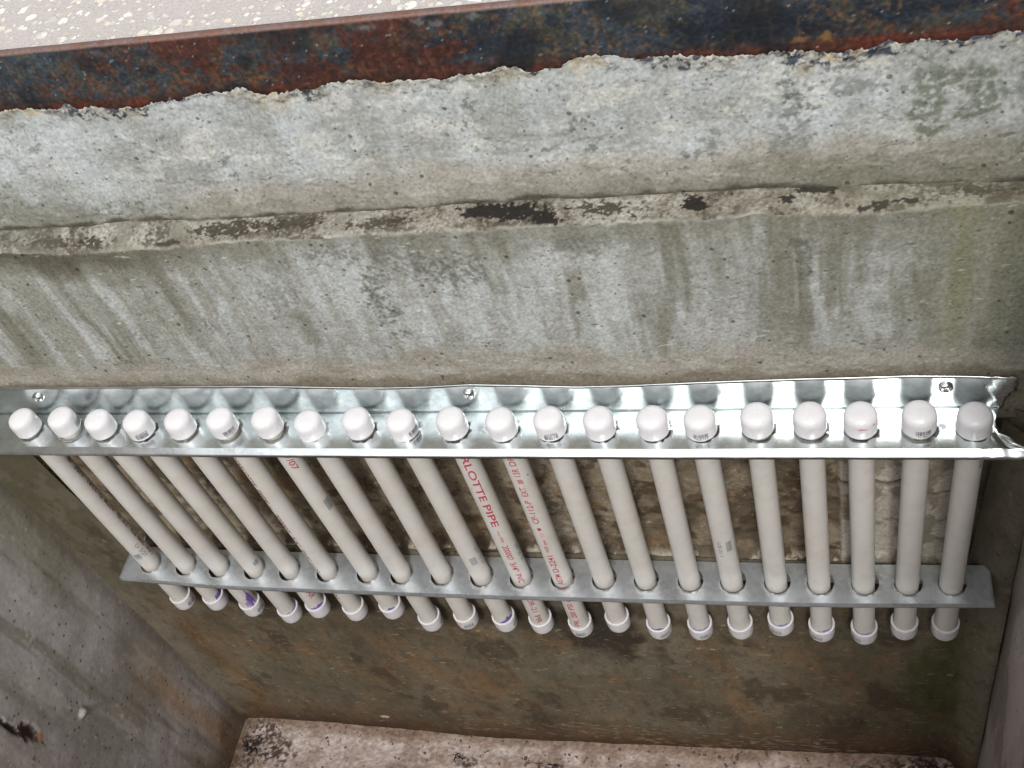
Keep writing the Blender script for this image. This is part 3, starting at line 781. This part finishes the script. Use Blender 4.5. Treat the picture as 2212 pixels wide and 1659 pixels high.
# ------------------------------------------------------------------ galvanised strips
TOP = [(3.8, 3.5), (62.3, 6.0), (112.8, 2.3), (165.1, 0.3), (221.6, 1.2), (278.0, 2.1), (336.2, 2.2), (388.0, -4.0), (448.3, -0.4), (501.2, -3.0), (560.3, -1.0), (616.9, -1.6), (670.5, -2.2), (724.8, -2.1), (781.3, -2.0), (830.6, -1.2), (887.8, 0.7), (939.5, 2.0), (988.1, 0.4), (1042.2, 2.5), (1092.4, -0.8)]
BOT = [(-4.6, -446.2), (53.8, -442.6), (109.0, -457.1), (166.0, -473.3), (220.9, -451.3), (279.5, -455.1), (341.2, -443.8), (390.7, -477.4), (448.5, -464.5), (505.8, -466.9), (559.3, -466.9), (615.2, -471.5), (670.7, -451.6), (725.5, -465.7), (781.6, -461.9), (835.4, -453.7), (888.0, -438.4), (939.1, -449.8), (991.7, -451.5), (1039.6, -433.1), (1087.7, -430.5)]

def pipe_x(i, z):
    (xt, zt), (xb, zb) = TOP[i], BOT[i]
    return (xt + (xb - xt) * (zt - z * 1000) / (zt - zb)) * MM

def holed_flange(bm, xc, x0, x1, yf, yb, r, hole_y=0.0, n=48):
    """flat flange at z=0 from yf (front) to yb (back) with a round hole at each xc"""
    from mathutils.geometry import delaunay_2d_cdt
    V, E = [], []
    nx = int((x1 - x0) / .004); ny = 8
    xs = np.linspace(x0, x1, nx + 1); ys = np.linspace(yf, yb, ny + 1)
    def loop(pts):
        k = len(V); V.extend(pts)
        E.extend([(k + i, k + (i + 1) % len(pts)) for i in range(len(pts))])
    loop([(x, yf) for x in xs[:-1]] + [(x1, y) for y in ys[:-1]] + [(x, yb) for x in xs[:0:-1]] + [(x0, y) for y in ys[:0:-1]])
    for c in xc:
        loop([(c + r * (1 + .008 * math.sin(5 * t + c * 90)) * math.cos(t), hole_y + r * (1 + .008 * math.sin(5 * t + c * 90)) * math.sin(t)) for t in [k * 2 * math.pi / n for k in range(n)]])
    for x in xs[1:-1]:
        for y in ys[1:-1]:
            if min(math.hypot(x - c, y - hole_y) for c in xc) > r + .0022: V.append((x, y))
    vo, eo, fo = delaunay_2d_cdt([Vector(p) for p in V], E, [], 0, 1e-7)[:3]
    bv = [bm.verts.new((p.x, p.y, 0)) for p in vo]
    for f in fo:
        cx = sum(vo[i].x for i in f) / len(f); cy = sum(vo[i].y for i in f) / len(f)
        if min(math.hypot(cx - c, cy - hole_y) for c in xc) < r * .985: continue
        bm.faces.new([bv[i] for i in f])
    for v in [v for v in bm.verts if not v.link_faces]: bm.verts.remove(v)

def strip(name, label, zfun, ztopback, xa, xb, yf, yb, back_up, zpipe, r, m, torn=False, lip=(.006, .007), hy=0.0, yfun=None):
    par = empty(name, ((xa + xb) / 2, yb, zfun((xa + xb) / 2)))
    tag(par, label, 'metal strip', 'galvanised strips holding the pipes'); bpy.context.view_layer.update()
    bm = bmesh.new()
    xc = [pipe_x(i, zpipe) + .0016 for i in range(21)]
    holed_flange(bm, xc, xa, xb, yf, yb, r, hy)
    # torn right-hand end: outline x_end as a function of position across the sheet
    def xend(s):
        # s: -1 lip bottom, 0 front fold, 1 back fold, 2 top of back flange
        if not torn: return xb + .004 * (1 - s) * .3
        P = [(-1, 1.150), (-.05, 1.150), (.06, 1.1354), (.14, 1.129), (.28, 1.1226), (.285, 1.1140), (.40, 1.1137), (.61, 1.1125), (.88, 1.1157), (.97, 1.1185), (1.28, 1.122), (1.46, 1.126), (1.54, 1.1305), (2, 1.129)]
        return float(np.interp(s, [a for a, _ in P], [b for _, b in P])) + .0012 * math.sin(s * 37) + .0008 * math.sin(s * 83)
    for v in bm.verts:
        s = (v.co.y - yf) / (yb - yf)
        xe = xend(s)
        if v.co.x > xc[-1] + .0165: v.co.x = xc[-1] + .0165 + (v.co.x - xc[-1] - .0165) * (xe - xc[-1] - .0165) / (xb - xc[-1] - .0165)
        v.co.z = zfun(v.co.x)
        if yfun: v.co.y += yfun(v.co.x) * (1 - s)
    nxc = int((xb - xa) / .004)
    # front lip and back flange
    def band(p0, p1, s0, s1, nr):
        k = nxc
        rows = []
        for q in range(nr + 1):
            t = q / nr; s = s0 + (s1 - s0) * t
            xe = xend(s)
            row = []
            for u in range(k + 1):
                x = xa + (xb - xa) * u / k
                if x > xc[-1] + .0165: x = xc[-1] + .0165 + (x - xc[-1] - .0165) * (xe - xc[-1] - .0165) / (xb - xc[-1] - .0165)
                a = p0(x); b = p1(x)
                row.append(bm.verts.new((x, a[0] + (b[0] - a[0]) * t, a[1] + (b[1] - a[1]) * t)))
            rows.append(row)
        for q in range(nr):
            for u in range(k):
                bm.faces.new([rows[q][u], rows[q][u + 1], rows[q + 1][u + 1], rows[q + 1][u]])
    ff = (lambda x: yf + (yfun(x) if yfun else 0))
    band(lambda x: (ff(x), zfun(x)), lambda x: (ff(x) - lip[0], zfun(x) - lip[1]), 0, -1, 3)
    if back_up: band(lambda x: (yb, zfun(x)), lambda x: (yb - .0008, ztopback(x)), 1, 2, 12)
    else: band(lambda x: (yb, zfun(x)), lambda x: (yb, zfun(x) - .045), 1, 1, 4)
    bmesh.ops.remove_doubles(bm, verts=bm.verts, dist=1e-5)
    for v in bm.verts:
        x, y, z = v.co
        f = 0.25 + 0
        n1 = math.sin(x * 23 + y * 40) * .5 + math.sin(x * 61 + 1.3 + z * 30) * .3
        if abs(y - yb) < .003 and z > zfun(x) + .004: v.co.y -= abs(n1) * .00025
        elif y < yb - .004: v.co.z += n1 * (.00025 if torn else .00012)
        if torn and x > 1.085:
            w = min(1, (x - 1.085) / .03)
            v.co.z += w * .0010 * math.sin(x * 310 + y * 160) * (1 if y < .02 else 0)
            v.co.y -= w * .0014 * abs(math.sin(x * 240 + z * 150)) * (1 if y > .02 else 0)
    bmesh.ops.recalc_face_normals(bm, faces=bm.faces)
    me = bpy.data.meshes.new('folded_sheet'); bm.to_mesh(me); bm.free()
    smooth(me)
    me.set_sharp_from_angle(angle=R(22))
    o = link('folded_sheet', me, m)
    so = o.modifiers.new('thickness', 'SOLIDIFY'); so.thickness = .0009; so.offset = 0
    into(o, par)
    if back_up:                                   # added bead, coloured dark to imitate the fold's line of shade and glint
        bm = bmesh.new(); k = 240; prev = None
        for u in range(k + 1):
            x = xa + (1.1165 - xa) * u / k; z = zfun(x)
            ring = [bm.verts.new((x, yb - .0009 + .0006 * math.cos(a), z + .0009 + .0006 * math.sin(a))) for a in (0, 1.05, 2.09, 3.14, 4.19, 5.24)]
            if prev:
                for j in range(6): bm.faces.new([prev[j], prev[(j + 1) % 6], ring[(j + 1) % 6], ring[j]])
            prev = ring
        bmesh.ops.recalc_face_normals(bm, faces=bm.faces)
        me = bpy.data.meshes.new('fold_shade_bead'); bm.to_mesh(me); bm.free(); smooth(me)
        into(link('fold_shade_bead', me, M_FOLDSHADE), par)
    return par

ub = np.array([(-120, 34), (-17, 31.5), (323, 27), (430, 22), (487, 20), (540, 21), (586, 23.8), (640, 21), (704, 16.8), (760, 18), (829, 21.4), (923.5, 24.3), (1030, 26.3), (1157, 22.1)]) * MM
uf = np.array([(-120, -22), (287, -26.0), (582, -26.6), (800, -26.5), (1157, -24.5)]) * MM
sup = strip('metal_strip', 'upper shiny galvanised angle strip with three screws, torn at its right end',
      lambda x: float(np.interp(x, uf[:, 0], uf[:, 1])), lambda x: float(np.interp(x, ub[:, 0], ub[:, 1])) + 0.0,
      -.135, 1.131, -.025, .0255, True, -.026, .0145, M_ZINC, torn=True, lip=(.0082, .0064))
lf = np.array([(-40, -349), (167, -352.5), (349, -351), (551, -349), (792, -345), (981, -341), (1140, -333)]) * MM
slo = strip('metal_strip', 'lower dull galvanised strip low on the wall, pipes passing through its holes',
      lambda x: float(np.interp(x, lf[:, 0], lf[:, 1])), None,
      -.043, 1.133, -.026, .0245, False, -.347, .0160, M_ZINC2, lip=(.0018, .0068), yfun=lambda x: float(np.interp(x, [-.04, .1, .5, .9, 1.13], [-.001, -.006, -.006, -.003, .001])))

def screw(x, z, par):
    bm = bmesh.new()
    prof = [(0, .0046), (.0018, .0045), (.0028, .0043), (.0048, .0036), (.0062, .0024), (.0069, .0012), (.0070, -.001)]
    n = 28; rings = []
    for r_, h in prof:
        if r_ == 0: rings.append([bm.verts.new((0, -h, 0))]); continue
        rings.append([bm.verts.new((r_ * math.cos(2 * math.pi * k / n), -h, r_ * math.sin(2 * math.pi * k / n))) for k in range(n)])
    for a, b in zip(rings[:-1], rings[1:]):
        for k in range(n):
            k2 = (k + 1) % n
            if len(a) == 1: bm.faces.new([a[0], b[k], b[k2]])
            else: bm.faces.new([a[k], b[k], b[k2], a[k2]])
    # cross recess
    for v in rings[1]: 
        if abs(v.co.x) < .0009 or abs(v.co.z) < .0009: v.co.y += .0026
    rings[0][0].co.y += .0032
    bmesh.ops.recalc_face_normals(bm, faces=bm.faces)
    me = bpy.data.meshes.new('screw'); bm.to_mesh(me); bm.free(); smooth(me)
    o = link('screw', me, M_SCREW, loc=(x, .0240, z)); o.rotation_euler = (0, .4 + x * 3, 0)
    bpy.context.view_layer.update()
    into(o, par)
for x, z in ((.0257, .0115), (.5807, .007), (1.0669, .0085)): screw(x, z, sup)

# ------------------------------------------------------------------ pipes
RP = .01335
def lathe(name, prof, m, parent, loc, n=56, sharp=35):
    bm = bmesh.new(); rings = []
    for r_, z in prof:
        if r_ < 1e-6: rings.append([bm.verts.new((0, 0, z))])
        else: rings.append([bm.verts.new((r_ * math.sin(2 * math.pi * k / n), -r_ * math.cos(2 * math.pi * k / n), z)) for k in range(n)])
    for a, b in zip(rings[:-1], rings[1:]):
        for k in range(n):
            k2 = (k + 1) % n
            if len(a) == 1: bm.faces.new([a[0], b[k], b[k2]])
            elif len(b) == 1: bm.faces.new([a[k], b[0], a[k2]])
            else: bm.faces.new([a[k], b[k], b[k2], a[k2]])
    bmesh.ops.recalc_face_normals(bm, faces=bm.faces)
    me = bpy.data.meshes.new(name); bm.to_mesh(me); bm.free(); smooth(me)
    me.set_sharp_from_angle(angle=R(sharp))
    return link(name, me, m, parent, loc)

def wrap(verts, faces, r, z0, a0, mode):
    """lay flat artwork (u along the pipe, w across) on the cylinder.
    mode 'down': reads downwards, letter tops to the right; 'up': reads upwards; 'round': u runs round the pipe, w upwards"""
    out = []
    for u, w in verts:
        if mode == 'down': z = z0 - u; a = a0 + w / r
        elif mode == 'up': z = z0 + u; a = a0 - w / r
        else: z = z0 + w; a = a0 + u / r
        out.append((r * math.sin(a), -r * math.cos(a), z))
    return out

FONT_CACHE = {}
def text_geo(s):
    if s in FONT_CACHE: return FONT_CACHE[s]
    cu = bpy.data.curves.new('t', 'FONT'); cu.body = s; cu.size = 1.0; cu.resolution_u = 3; cu.offset = 0.012
    ob = bpy.data.objects.new('t', cu); COL.objects.link(ob)
    dg = bpy.context.evaluated_depsgraph_get()
    me = bpy.data.meshes.new_from_object(ob.evaluated_get(dg))
    bm = bmesh.new(); bm.from_mesh(me)
    for w in np.arange(0.05, .9, .1):      # cut across so that letters bend with the pipe
        bmesh.ops.bisect_plane(bm, geom=bm.verts[:] + bm.edges[:] + bm.faces[:], plane_co=(0, w, 0), plane_no=(0, 1, 0))
    vs = [(v.co.x, v.co.y) for v in bm.verts]; bm.verts.index_update()
    fs = [[v.index for v in f.verts] for f in bm.faces]
    bm.free(); bpy.data.objects.remove(ob); bpy.data.meshes.remove(me); bpy.data.curves.remove(cu)
    FONT_CACHE[s] = (vs, fs); return vs, fs

def art(name, chunks, m, parent, r):
    V, F = [], []
    for vs, fs in chunks:
        k = len(V); V += vs; F += [[i + k for i in f] for f in fs]
    me = bpy.data.meshes.new(name); me.from_pydata(V, [], F); me.update()
    return link(name, me, m, parent)

def lettering(parent, s, z0, z1, a_deg, h, mode, m=None, name='printed_lettering', drop=0.0, r=RP):
    """text s filling z0..z1 (metres, parent space) on the pipe at angle a"""
    vs, fs = text_geo(s)
    x0 = min(v[0] for v in vs); x1 = max(v[0] for v in vs)
    L = abs(z1 - z0); rr = r + .00012
    k = L / (x1 - x0); hh = h / .70
    vv = [((x - x0) * k, (y - .35) * hh) for x, y in vs]
    if mode == 'down': start = max(z0, z1)
    else: start = min(z0, z1)
    return art(name, [(wrap(vv, fs, rr, start, R(a_deg), mode), fs)], m or M_RED, parent, rr)

def rectgeo(u0, u1, w0, w1, nu=1):
    us = np.linspace(u0, u1, nu + 1); vs = []; fs = []
    for u in us: vs += [(u, w0), (u, w1)]
    for k in range(nu): fs.append([2 * k, 2 * k + 2, 2 * k + 3, 2 * k + 1])
    return vs, fs

def barcode(parent, a_deg, zc, r, along=False, seed=1, flip=False, m=None, w=.0125, h=.0060, name='barcode', text=True):
    rg = random.Random(seed); ch = []; rr = r + .00010
    mode = 'up' if along else 'round'
    u = -w / 2
    while u < w / 2:
        b = rg.choice([.0002, .00035, .00035, .0006, .0008]); g_ = rg.choice([.0002, .0003, .0004, .0007])
        vs, fs = rectgeo(u, min(w / 2, u + b), -h / 2, h / 2)
        if along: vs, fs = rectgeo(-h / 2, h / 2, u, min(w / 2, u + b)); 
        if along: vs = [(p, q) for p, q in [(a, b2) for a, b2 in vs]]
        ch.append((wrap(vs, fs, rr, zc, R(a_deg), 'round' if not along else 'roundT') if False else (wrap([(x, y) for x, y in vs], fs, rr, zc, R(a_deg), 'round')), fs))
        u += b + g_
    if text:
        sg = 1 if flip else -1
        for row, (hh, gap) in enumerate(((.0011, .0012), (.0007, .0028))):
            u = -w / 2 * (.9 - .15 * row)
            while u < w / 2 * (.9 - .1 * row):
                b = rg.uniform(.0005, .0012)
                y = sg * (h / 2 + gap)
                vs, fs = rectgeo(u, u + b, y - hh / 2, y + hh / 2)
                if along: vs = [(yy, uu) for uu, yy in vs]
                ch.append((wrap(vs, fs, rr, zc, R(a_deg), 'round'), fs)); u += b + rg.choice([.0003, .0003, .0011])
    return art(name, ch, m or M_INK, parent, rr)

def stain(parent, a_deg, zc, wa, hz, r, seed=1, m=None, name='primer_stain', lower=True):
    """irregular painted smear: wa = width round the pipe (deg), hz = height"""
    rg = random.Random(seed); rr = r + .00015; n = 26
    ph = [rg.uniform(0, 6.28) for _ in range(4)]
    V, F = [], []
    for k in range(n + 1):
        t = k / n; a = R(a_deg + (t - .5) * wa)
        e = math.sin(math.pi * t) ** .6
        top = hz * e * (.65 + .2 * math.sin(t * 9 + ph[0]) + .12 * math.sin(t * 23 + ph[1]) + .06 * math.sin(t * 57 + ph[3]))
        bot = 0 if lower else -hz * e * (.4 + .25 * math.sin(t * 11 + ph[2]))
        V += [(rr * math.sin(a), -rr * math.cos(a), zc + bot), (rr * math.sin(a), -rr * math.cos(a), zc + max(top, bot + .0002))]
    for k in range(n): F.append([2 * k, 2 * k + 2, 2 * k + 3, 2 * k + 1])
    return art(name, [(V, F)], m or M_PURPLE, parent, rr)

def dot(parent, a_deg, z, rad, r, m, name='ink_spot'):
    V = [(0, 0)] + [(rad * (1 + .3 * math.sin(3 * k)) * math.cos(k * math.pi / 6), rad * 1.3 * math.sin(k * math.pi / 6)) for k in range(12)]
    F = [[0, 1 + k, 1 + (k + 1) % 12] for k in range(12)]
    return art(name, [(wrap(V, F, r + .00015, z, R(a_deg), 'round'), F)], m, parent, r)

LABELS = [
 'leftmost white capped pipe, dark red print down its right side',
 'second pipe from the left, small stamp on the right side of its top cap',
 'third pipe from the left, bold purple primer streak above its barcoded bottom cap',
 'fourth pipe from the left, barcode low on the front of its top cap',
 'fifth pipe from the left, red CHAR lettering and purple smear above its bottom cap',
 'sixth pipe from the left, barcoded top cap, red line of print on left edge',
 'seventh pipe from the left, red date 07/07 just below the upper strip',
 'plain eighth pipe from the left, its bottom end hanging lowest of its neighbours',
 'plain ninth pipe from the left, left of the pipe with barcodes on cap and shaft',
 'tenth pipe from the left, barcodes on its top cap and low on its shaft',
 'middle pipe with large red lettering RLOTTE PIPE reading downwards',
 'pipe with long red lettering EXT and ASTM reading upwards and a purple ink dot',
 'thirteenth pipe from the left, barcode low on its top cap, beside the lettered pipes',
 'fourteenth pipe from the left with unmarked top cap and a barcode on its bottom cap',
 'fifteenth pipe from the left, plain top cap, purple rim and barcode at bottom cap',
 'sixth pipe from the right, barcode on its top cap and stamp on its shaft',
 'fifth pipe from the right, purple ring in a bottom cap higher than its neighbours',
 'fourth pipe from the right, plain top cap, purple smear at its barcoded bottom cap',
 'third pipe from the right, faint red scuff on its top cap',
 'second pipe from the right, barcode on its top cap and plain bottom cap',
 'rightmost pipe beside the torn strip end, small red print under the upper strip',
]
TOPBC = {1: (108, .5, 1), 3: (32, 0, 1), 5: (48, 0, 0), 9: (68, 0, 0), 12: (12, 0, 1), 15: (6, 0, 0), 19: (14, 0, 0)}
BOTBC = {0: 75, 2: 75, 7: 95, 8: 25, 9: 85, 11: 5, 13: 35, 14: 28, 16: -20, 17: -22, 18: -40}
PRIMER = {1: (88, 80, .018), 3: (72, 120, .006), 4: (38, 100, .009), 6: (28, 50, .008), 7: (85, 50, .006), 9: (46, 110, .012), 13: (2, 80, .006), 14: (15, 120, .006), 16: (3, 130, .006), 17: (25, 95, .007), 18: (-5, 120, .0055)}

for i in range(21):
    (xt, zt), (xb, zb) = TOP[i], BOT[i]
    zt *= MM; zb *= MM; xt *= MM; xb *= MM
    x_at0 = pipe_x(i, 0.0)
    root = empty('capped_pipe', (xb, 0, zb - .027))
    tag(root, LABELS[i], 'pipe', 'white capped pipes hanging through the two metal strips')
    # local frame: z' = z - (zb-.027); lean is a rotation about Y
    L = math.hypot(xt - xb, zt - zb)
    root.rotation_euler = (0, math.atan2(xt - xb, zt - zb), 0)
    zo = zb - .027
    ztl = .027 + L                      # local z of the top disc centre
    # pipe
    tube = lathe('pipe', [(RP, .010)] + [(RP, q) for q in np.linspace(.012, ztl - .008, 10)], M_PIPE, root, (0, 0, 0))
    # top cap
    b0 = ztl - .0235
    prof = [(RP + .0001, b0 + .006), (.0138, b0 + .0004), (.0162, b0), (.01665, b0 + .0006), (.0166, b0 + .012), (.01645, ztl - .0068), (.0161, ztl - .0044), (.0151, ztl - .0020), (.0135, ztl - .0002), (.0110, ztl + .0012), (.0075, ztl + .0022), (.0035, ztl + .0027), (0, ztl + .0028)]
    tcap = lathe('top_cap', prof, M_CAP, root, (0, 0, 0))
    # bottom cap: an upright cup
    prof = [(RP + .0001, .0150), (RP + .0002, .0262), (.0140, .0269), (.0160, .0270), (.0166, .0264), (.0166, .018), (.01635, .007), (.0160, .0044), (.0149, .0019), (.0132, .0003), (.0105, -.0008), (.006, -.0016), (0, -.0019)]
    bcap = lathe('bottom_cap', prof, M_CAP, root, (0, 0, 0))
    RC = .01664
    if i in TOPBC:
        a, dz, fl = TOPBC[i]
        barcode(tcap, a, b0 + (.0085 if not fl else .0062), RC, seed=i + 3, flip=bool(fl), w=.0155, h=.0064)
    if i in BOTBC:
        barcode(bcap, BOTBC[i], .0125, RC - .00005, seed=i + 60, m=M_GREYINK, w=.0145, h=.0064, flip=True)
    if i in PRIMER:
        a, wa, hz = PRIMER[i]
        stain(tube, a, .0268, wa, hz, RP, seed=i, m=M_PURPLE if i in (1, 4, 6, 9, 13) else M_LPURPLE)
    zl = lambda z: z * MM - zo               # world mm -> local
    if i == 0:
        for s, z0, z1 in (('OR', -62, -80), ('#', -88, -97), ('NSF', -105, -128), ('D-2241', -140, -180), ('ASTM', -186, -214), ('73F @', -222, -252), ('200 PSI', -262, -302), ('USA', -308, -328)):
            lettering(tube, s, zl(z0), zl(z1), 100, .0060, 'up', M_DRED)
        barcode(tube, 15, zl(-312), RP, seed=4, m=M_GREYINK, w=.010, h=.010, name='stamp')
        lettering(tube, 'Lv 5/21', zl(-288), zl(-318), 60, .006, 'down', M_GREYINK, name='stamp')
    if i == 2:
        stain(tube, 60, .040, 46, .034, RP, seed=7, lower=False)
        stain(tube, 34, .034, 36, .016, RP, seed=8, m=M_LPURPLE, lower=False)
        dot(tube, 100, .031, .0012, RP, M_PURPLE)
    if i == 3: barcode(tube, 74, zl(-332), RP, seed=5, m=M_GREYINK, w=.009, h=.008, name='stamp')
    if i == 4: lettering(tube, 'CHAR', zl(-384), zl(-424), 55, .0095, 'down')
    if i == 5:
        for s, z0, z1 in (('CHARLOTTE', -55, -125), ('PIPE', -134, -165), ('~', -170, -180), ('200007', -190, -235), ('3/4"', -245, -270), ('PVC', -280, -310), ('1120', -316, -342), ('SDR-21', -365, -415)):
            lettering(tube, s, zl(z0), zl(z1), -20, .0060, 'down', M_DRED)
    if i == 6:
        lettering(tube, '07/07', zl(-52), zl(-90), 32, .0080, 'down')
        barcode(tube, 72, zl(-176), RP, seed=9, m=M_GREYINK, w=.009, h=.022, name='stamp', text=False)
    if i == 9:
        barcode(tube, 30, zl(-298), RP, seed=11, m=M_GREYINK, w=.0085, h=.017, name='stamp', text=False)
        lettering(tube, 'LOT 12 21', zl(-275), zl(-315), 78, .005, 'down', M_GREYINK, name='stamp')
    if i == 10:
        for s, z0, z1, h in (('CHA', -20, -56, .0088), ('RLOTTE', -60, -152, .0088), ('PIPE', -160, -209, .0088), ('~=', -218, -246, .0055), ('200007', -254, -289, .0076), ('3/4"', -296, -319, .0076), ('PVC', -326, -348, .0076), ('SDR-21', -385, -430, .0076), ('PR', -440, -462, .0076)):
            lettering(tube, s, zl(z0), zl(z1), 16 if z0 > -300 else 18, h, 'down')
        lettering(tube, 'L07 21 3', zl(-265), zl(-302), 82, .006, 'down', M_GREYINK, name='stamp')
    if i == 11:
        for s, z0, z1, h in (('DR 1', -48, -76, .0076), ('13R', -97, -81, .0076), ('#', -112, -103, .0076), ('EXT.', -138, -117, .0075), ('CP-112-P', -198, -147, .0076), ('NSF.-pw', -265, -236, .0048), ('D-2241', -316, -274, .0076), ('ASTM', -348, -321, .0076), ('@', -396, -387, .005), ('PSI', -418, -402, .0076), ('200', -441, -423, .0076), ('PR', -466, -448, .0076)):
            lettering(tube, s, zl(z0), zl(z1), 4, h, 'up')
        for aa in (-3,):
            V, F = rectgeo(-.0022, .0022, -.003, .003, 4)
            art('print_block', [(wrap(V, F, RP + .00012, zl(-211), R(6), 'round'), F)], M_RED, tube, RP)
        lettering(tube, 'S6', zl(-229), zl(-219), 6, .0055, 'up', M_PINK)
        dot(tube, 56, zl(-101), .0013, RP, M_PURPLE)
    if i == 12: dot(tube, 40, zl(-425), .0013, RP, M_PINK)
    if i == 15:
        barcode(tube, 34, zl(-243), RP, seed=13, m=M_GREYINK, w=.0075, h=.022, name='stamp', text=False)
        lettering(tube, 'L05 21 1', zl(-232), zl(-264), -14, .0045, 'down', M_GREYINK, name='stamp')
    if i == 18:
        stain(tcap, 4, ztl - .0075, 38, .0022, RC, seed=5, m=M_PINK, name='scuff', lower=False)
        stain(tcap, 48, ztl - .0062, 12, .003, RC - .0001, seed=6, m=M_PINK, name='scuff', lower=False)
    if i == 20:
        lettering(tube, '10/10', zl(-50), zl(-80), 50, .0045, 'down', M_DRED)
        lettering(tube, 'PVC', zl(-26), zl(-46), 50, .0045, 'down', M_DRED)
    if i in (0, 2, 9, 13, 15):
        pass
    rd = random.Random(i * 7 + 1)
    root.rotation_euler.x = rd.uniform(-.002, .002)

# ------------------------------------------------------------------ debris on the pit floor
def tangle(name, label, cx, cy, n, spread, length, seed, rad=.0011):
    rg = random.Random(seed); bm = bmesh.new()
    z0 = float(zfloor(np.array([cx]))[0])
    for k in range(n):
        x, y, z = cx + rg.uniform(-spread, spread), cy + rg.uniform(-spread * .5, spread * .5), z0 + rg.uniform(.002, .006)
        d = rg.uniform(0, 6.28); pts = []
        for s in range(9):
            pts.append(Vector((x, min(y, .018), max(z, z0 - .001))))
            d += rg.uniform(-.7, .7); st = length / 9 * rg.uniform(.6, 1.3)
            x += math.cos(d) * st; y += math.sin(d) * st * .6; z += rg.uniform(-.003, .0035)
        prev = None
        for q, P in enumerate(pts):
            t = (pts[min(q + 1, 8)] - pts[max(q - 1, 0)]).normalized()
            u = t.cross(Vector((0, 0, 1))).normalized() if abs(t.z) < .95 else Vector((1, 0, 0)); w = t.cross(u)
            rr = rad * (1 - q / 10) * rg.uniform(.7, 1.3)
            ring = [bm.verts.new(P + u * math.cos(a) * rr + w * math.sin(a) * rr) for a in (0, 1.26, 2.51, 3.77, 5.03)]
            if prev:
                for j in range(5): bm.faces.new([prev[j], prev[(j + 1) % 5], ring[(j + 1) % 5], ring[j]])
            prev = ring
    me = bpy.data.meshes.new(name); bm.to_mesh(me); bm.free(); smooth(me)
    o = link(name, me, M_TWIG); tag(o, label, 'root clump' if n > 8 else 'twig')
tangle('root_clump', 'dark tangle of dead roots on the pit floor in the lower right corner', 1.09, -.01, 60, .024, .06, 1, .0014)
tangle('root_clump', 'small dark tangle of roots at the left end of the pit floor', -.125, -.03, 22, .014, .03, 2, .0012)
tangle('twig', 'small forked dark twig on the pit floor below the left half of the pipes', .285, -.018, 5, .006, .028, 3, .0012)
tangle('twig', 'thin curled twig on the pit floor below the middle pipes', .455, -.02, 5, .012, .035, 5, .0009)
tangle('twig', 'fine dark strands scattered on the floor just left of the right-hand root tangle', 1.0, -.012, 8, .02, .04, 6, .0008)

def grit():
    rg = random.Random(9); bm = bmesh.new()
    for k in range(480):
        x = rg.uniform(XL + .004, XR - .004); y = YM - .002 - abs(rg.gauss(0, .03)) if rg.random() < .75 else rg.uniform(-.16, .02)
        if rg.random() < .25: x = rg.choice([rg.gauss(-.11, .025), rg.gauss(1.09, .03)]); x = min(max(x, XL + .004), XR - .004)
        r_ = rg.choice([.0008, .0012, .0012, .0018, .0026]) * rg.uniform(.7, 1.2)
        z = float(np.interp(x, FL[:, 0], FL[:, 1])) + r_ * .3 + .0005
        m4 = Matrix.Translation((x, y, z)) @ Matrix.Rotation(rg.uniform(0, 6.28), 4, 'Z') @ Matrix.Rotation(rg.uniform(-.5, .5), 4, 'X') @ Matrix.Diagonal((r_ * rg.uniform(.8, 1.8), r_, r_ * .6, 1))
        g = bmesh.ops.create_icosphere(bm, subdivisions=1, radius=1.0, matrix=m4)
        for v in g['verts']: v.co += Vector((rg.uniform(-1, 1), rg.uniform(-1, 1), rg.uniform(-1, 1))) * r_ * .25
    me = bpy.data.meshes.new('grit'); bm.to_mesh(me); bm.free()
    tag(link('grit', me, M_GRIT), 'scattered brown grit and crumbs on the pit floor along the foot of the wall', 'grit', kind='stuff')
M_GRIT = flat_mat('brown_grit', (0.13, 0.10, 0.08), 0.9)
grit()
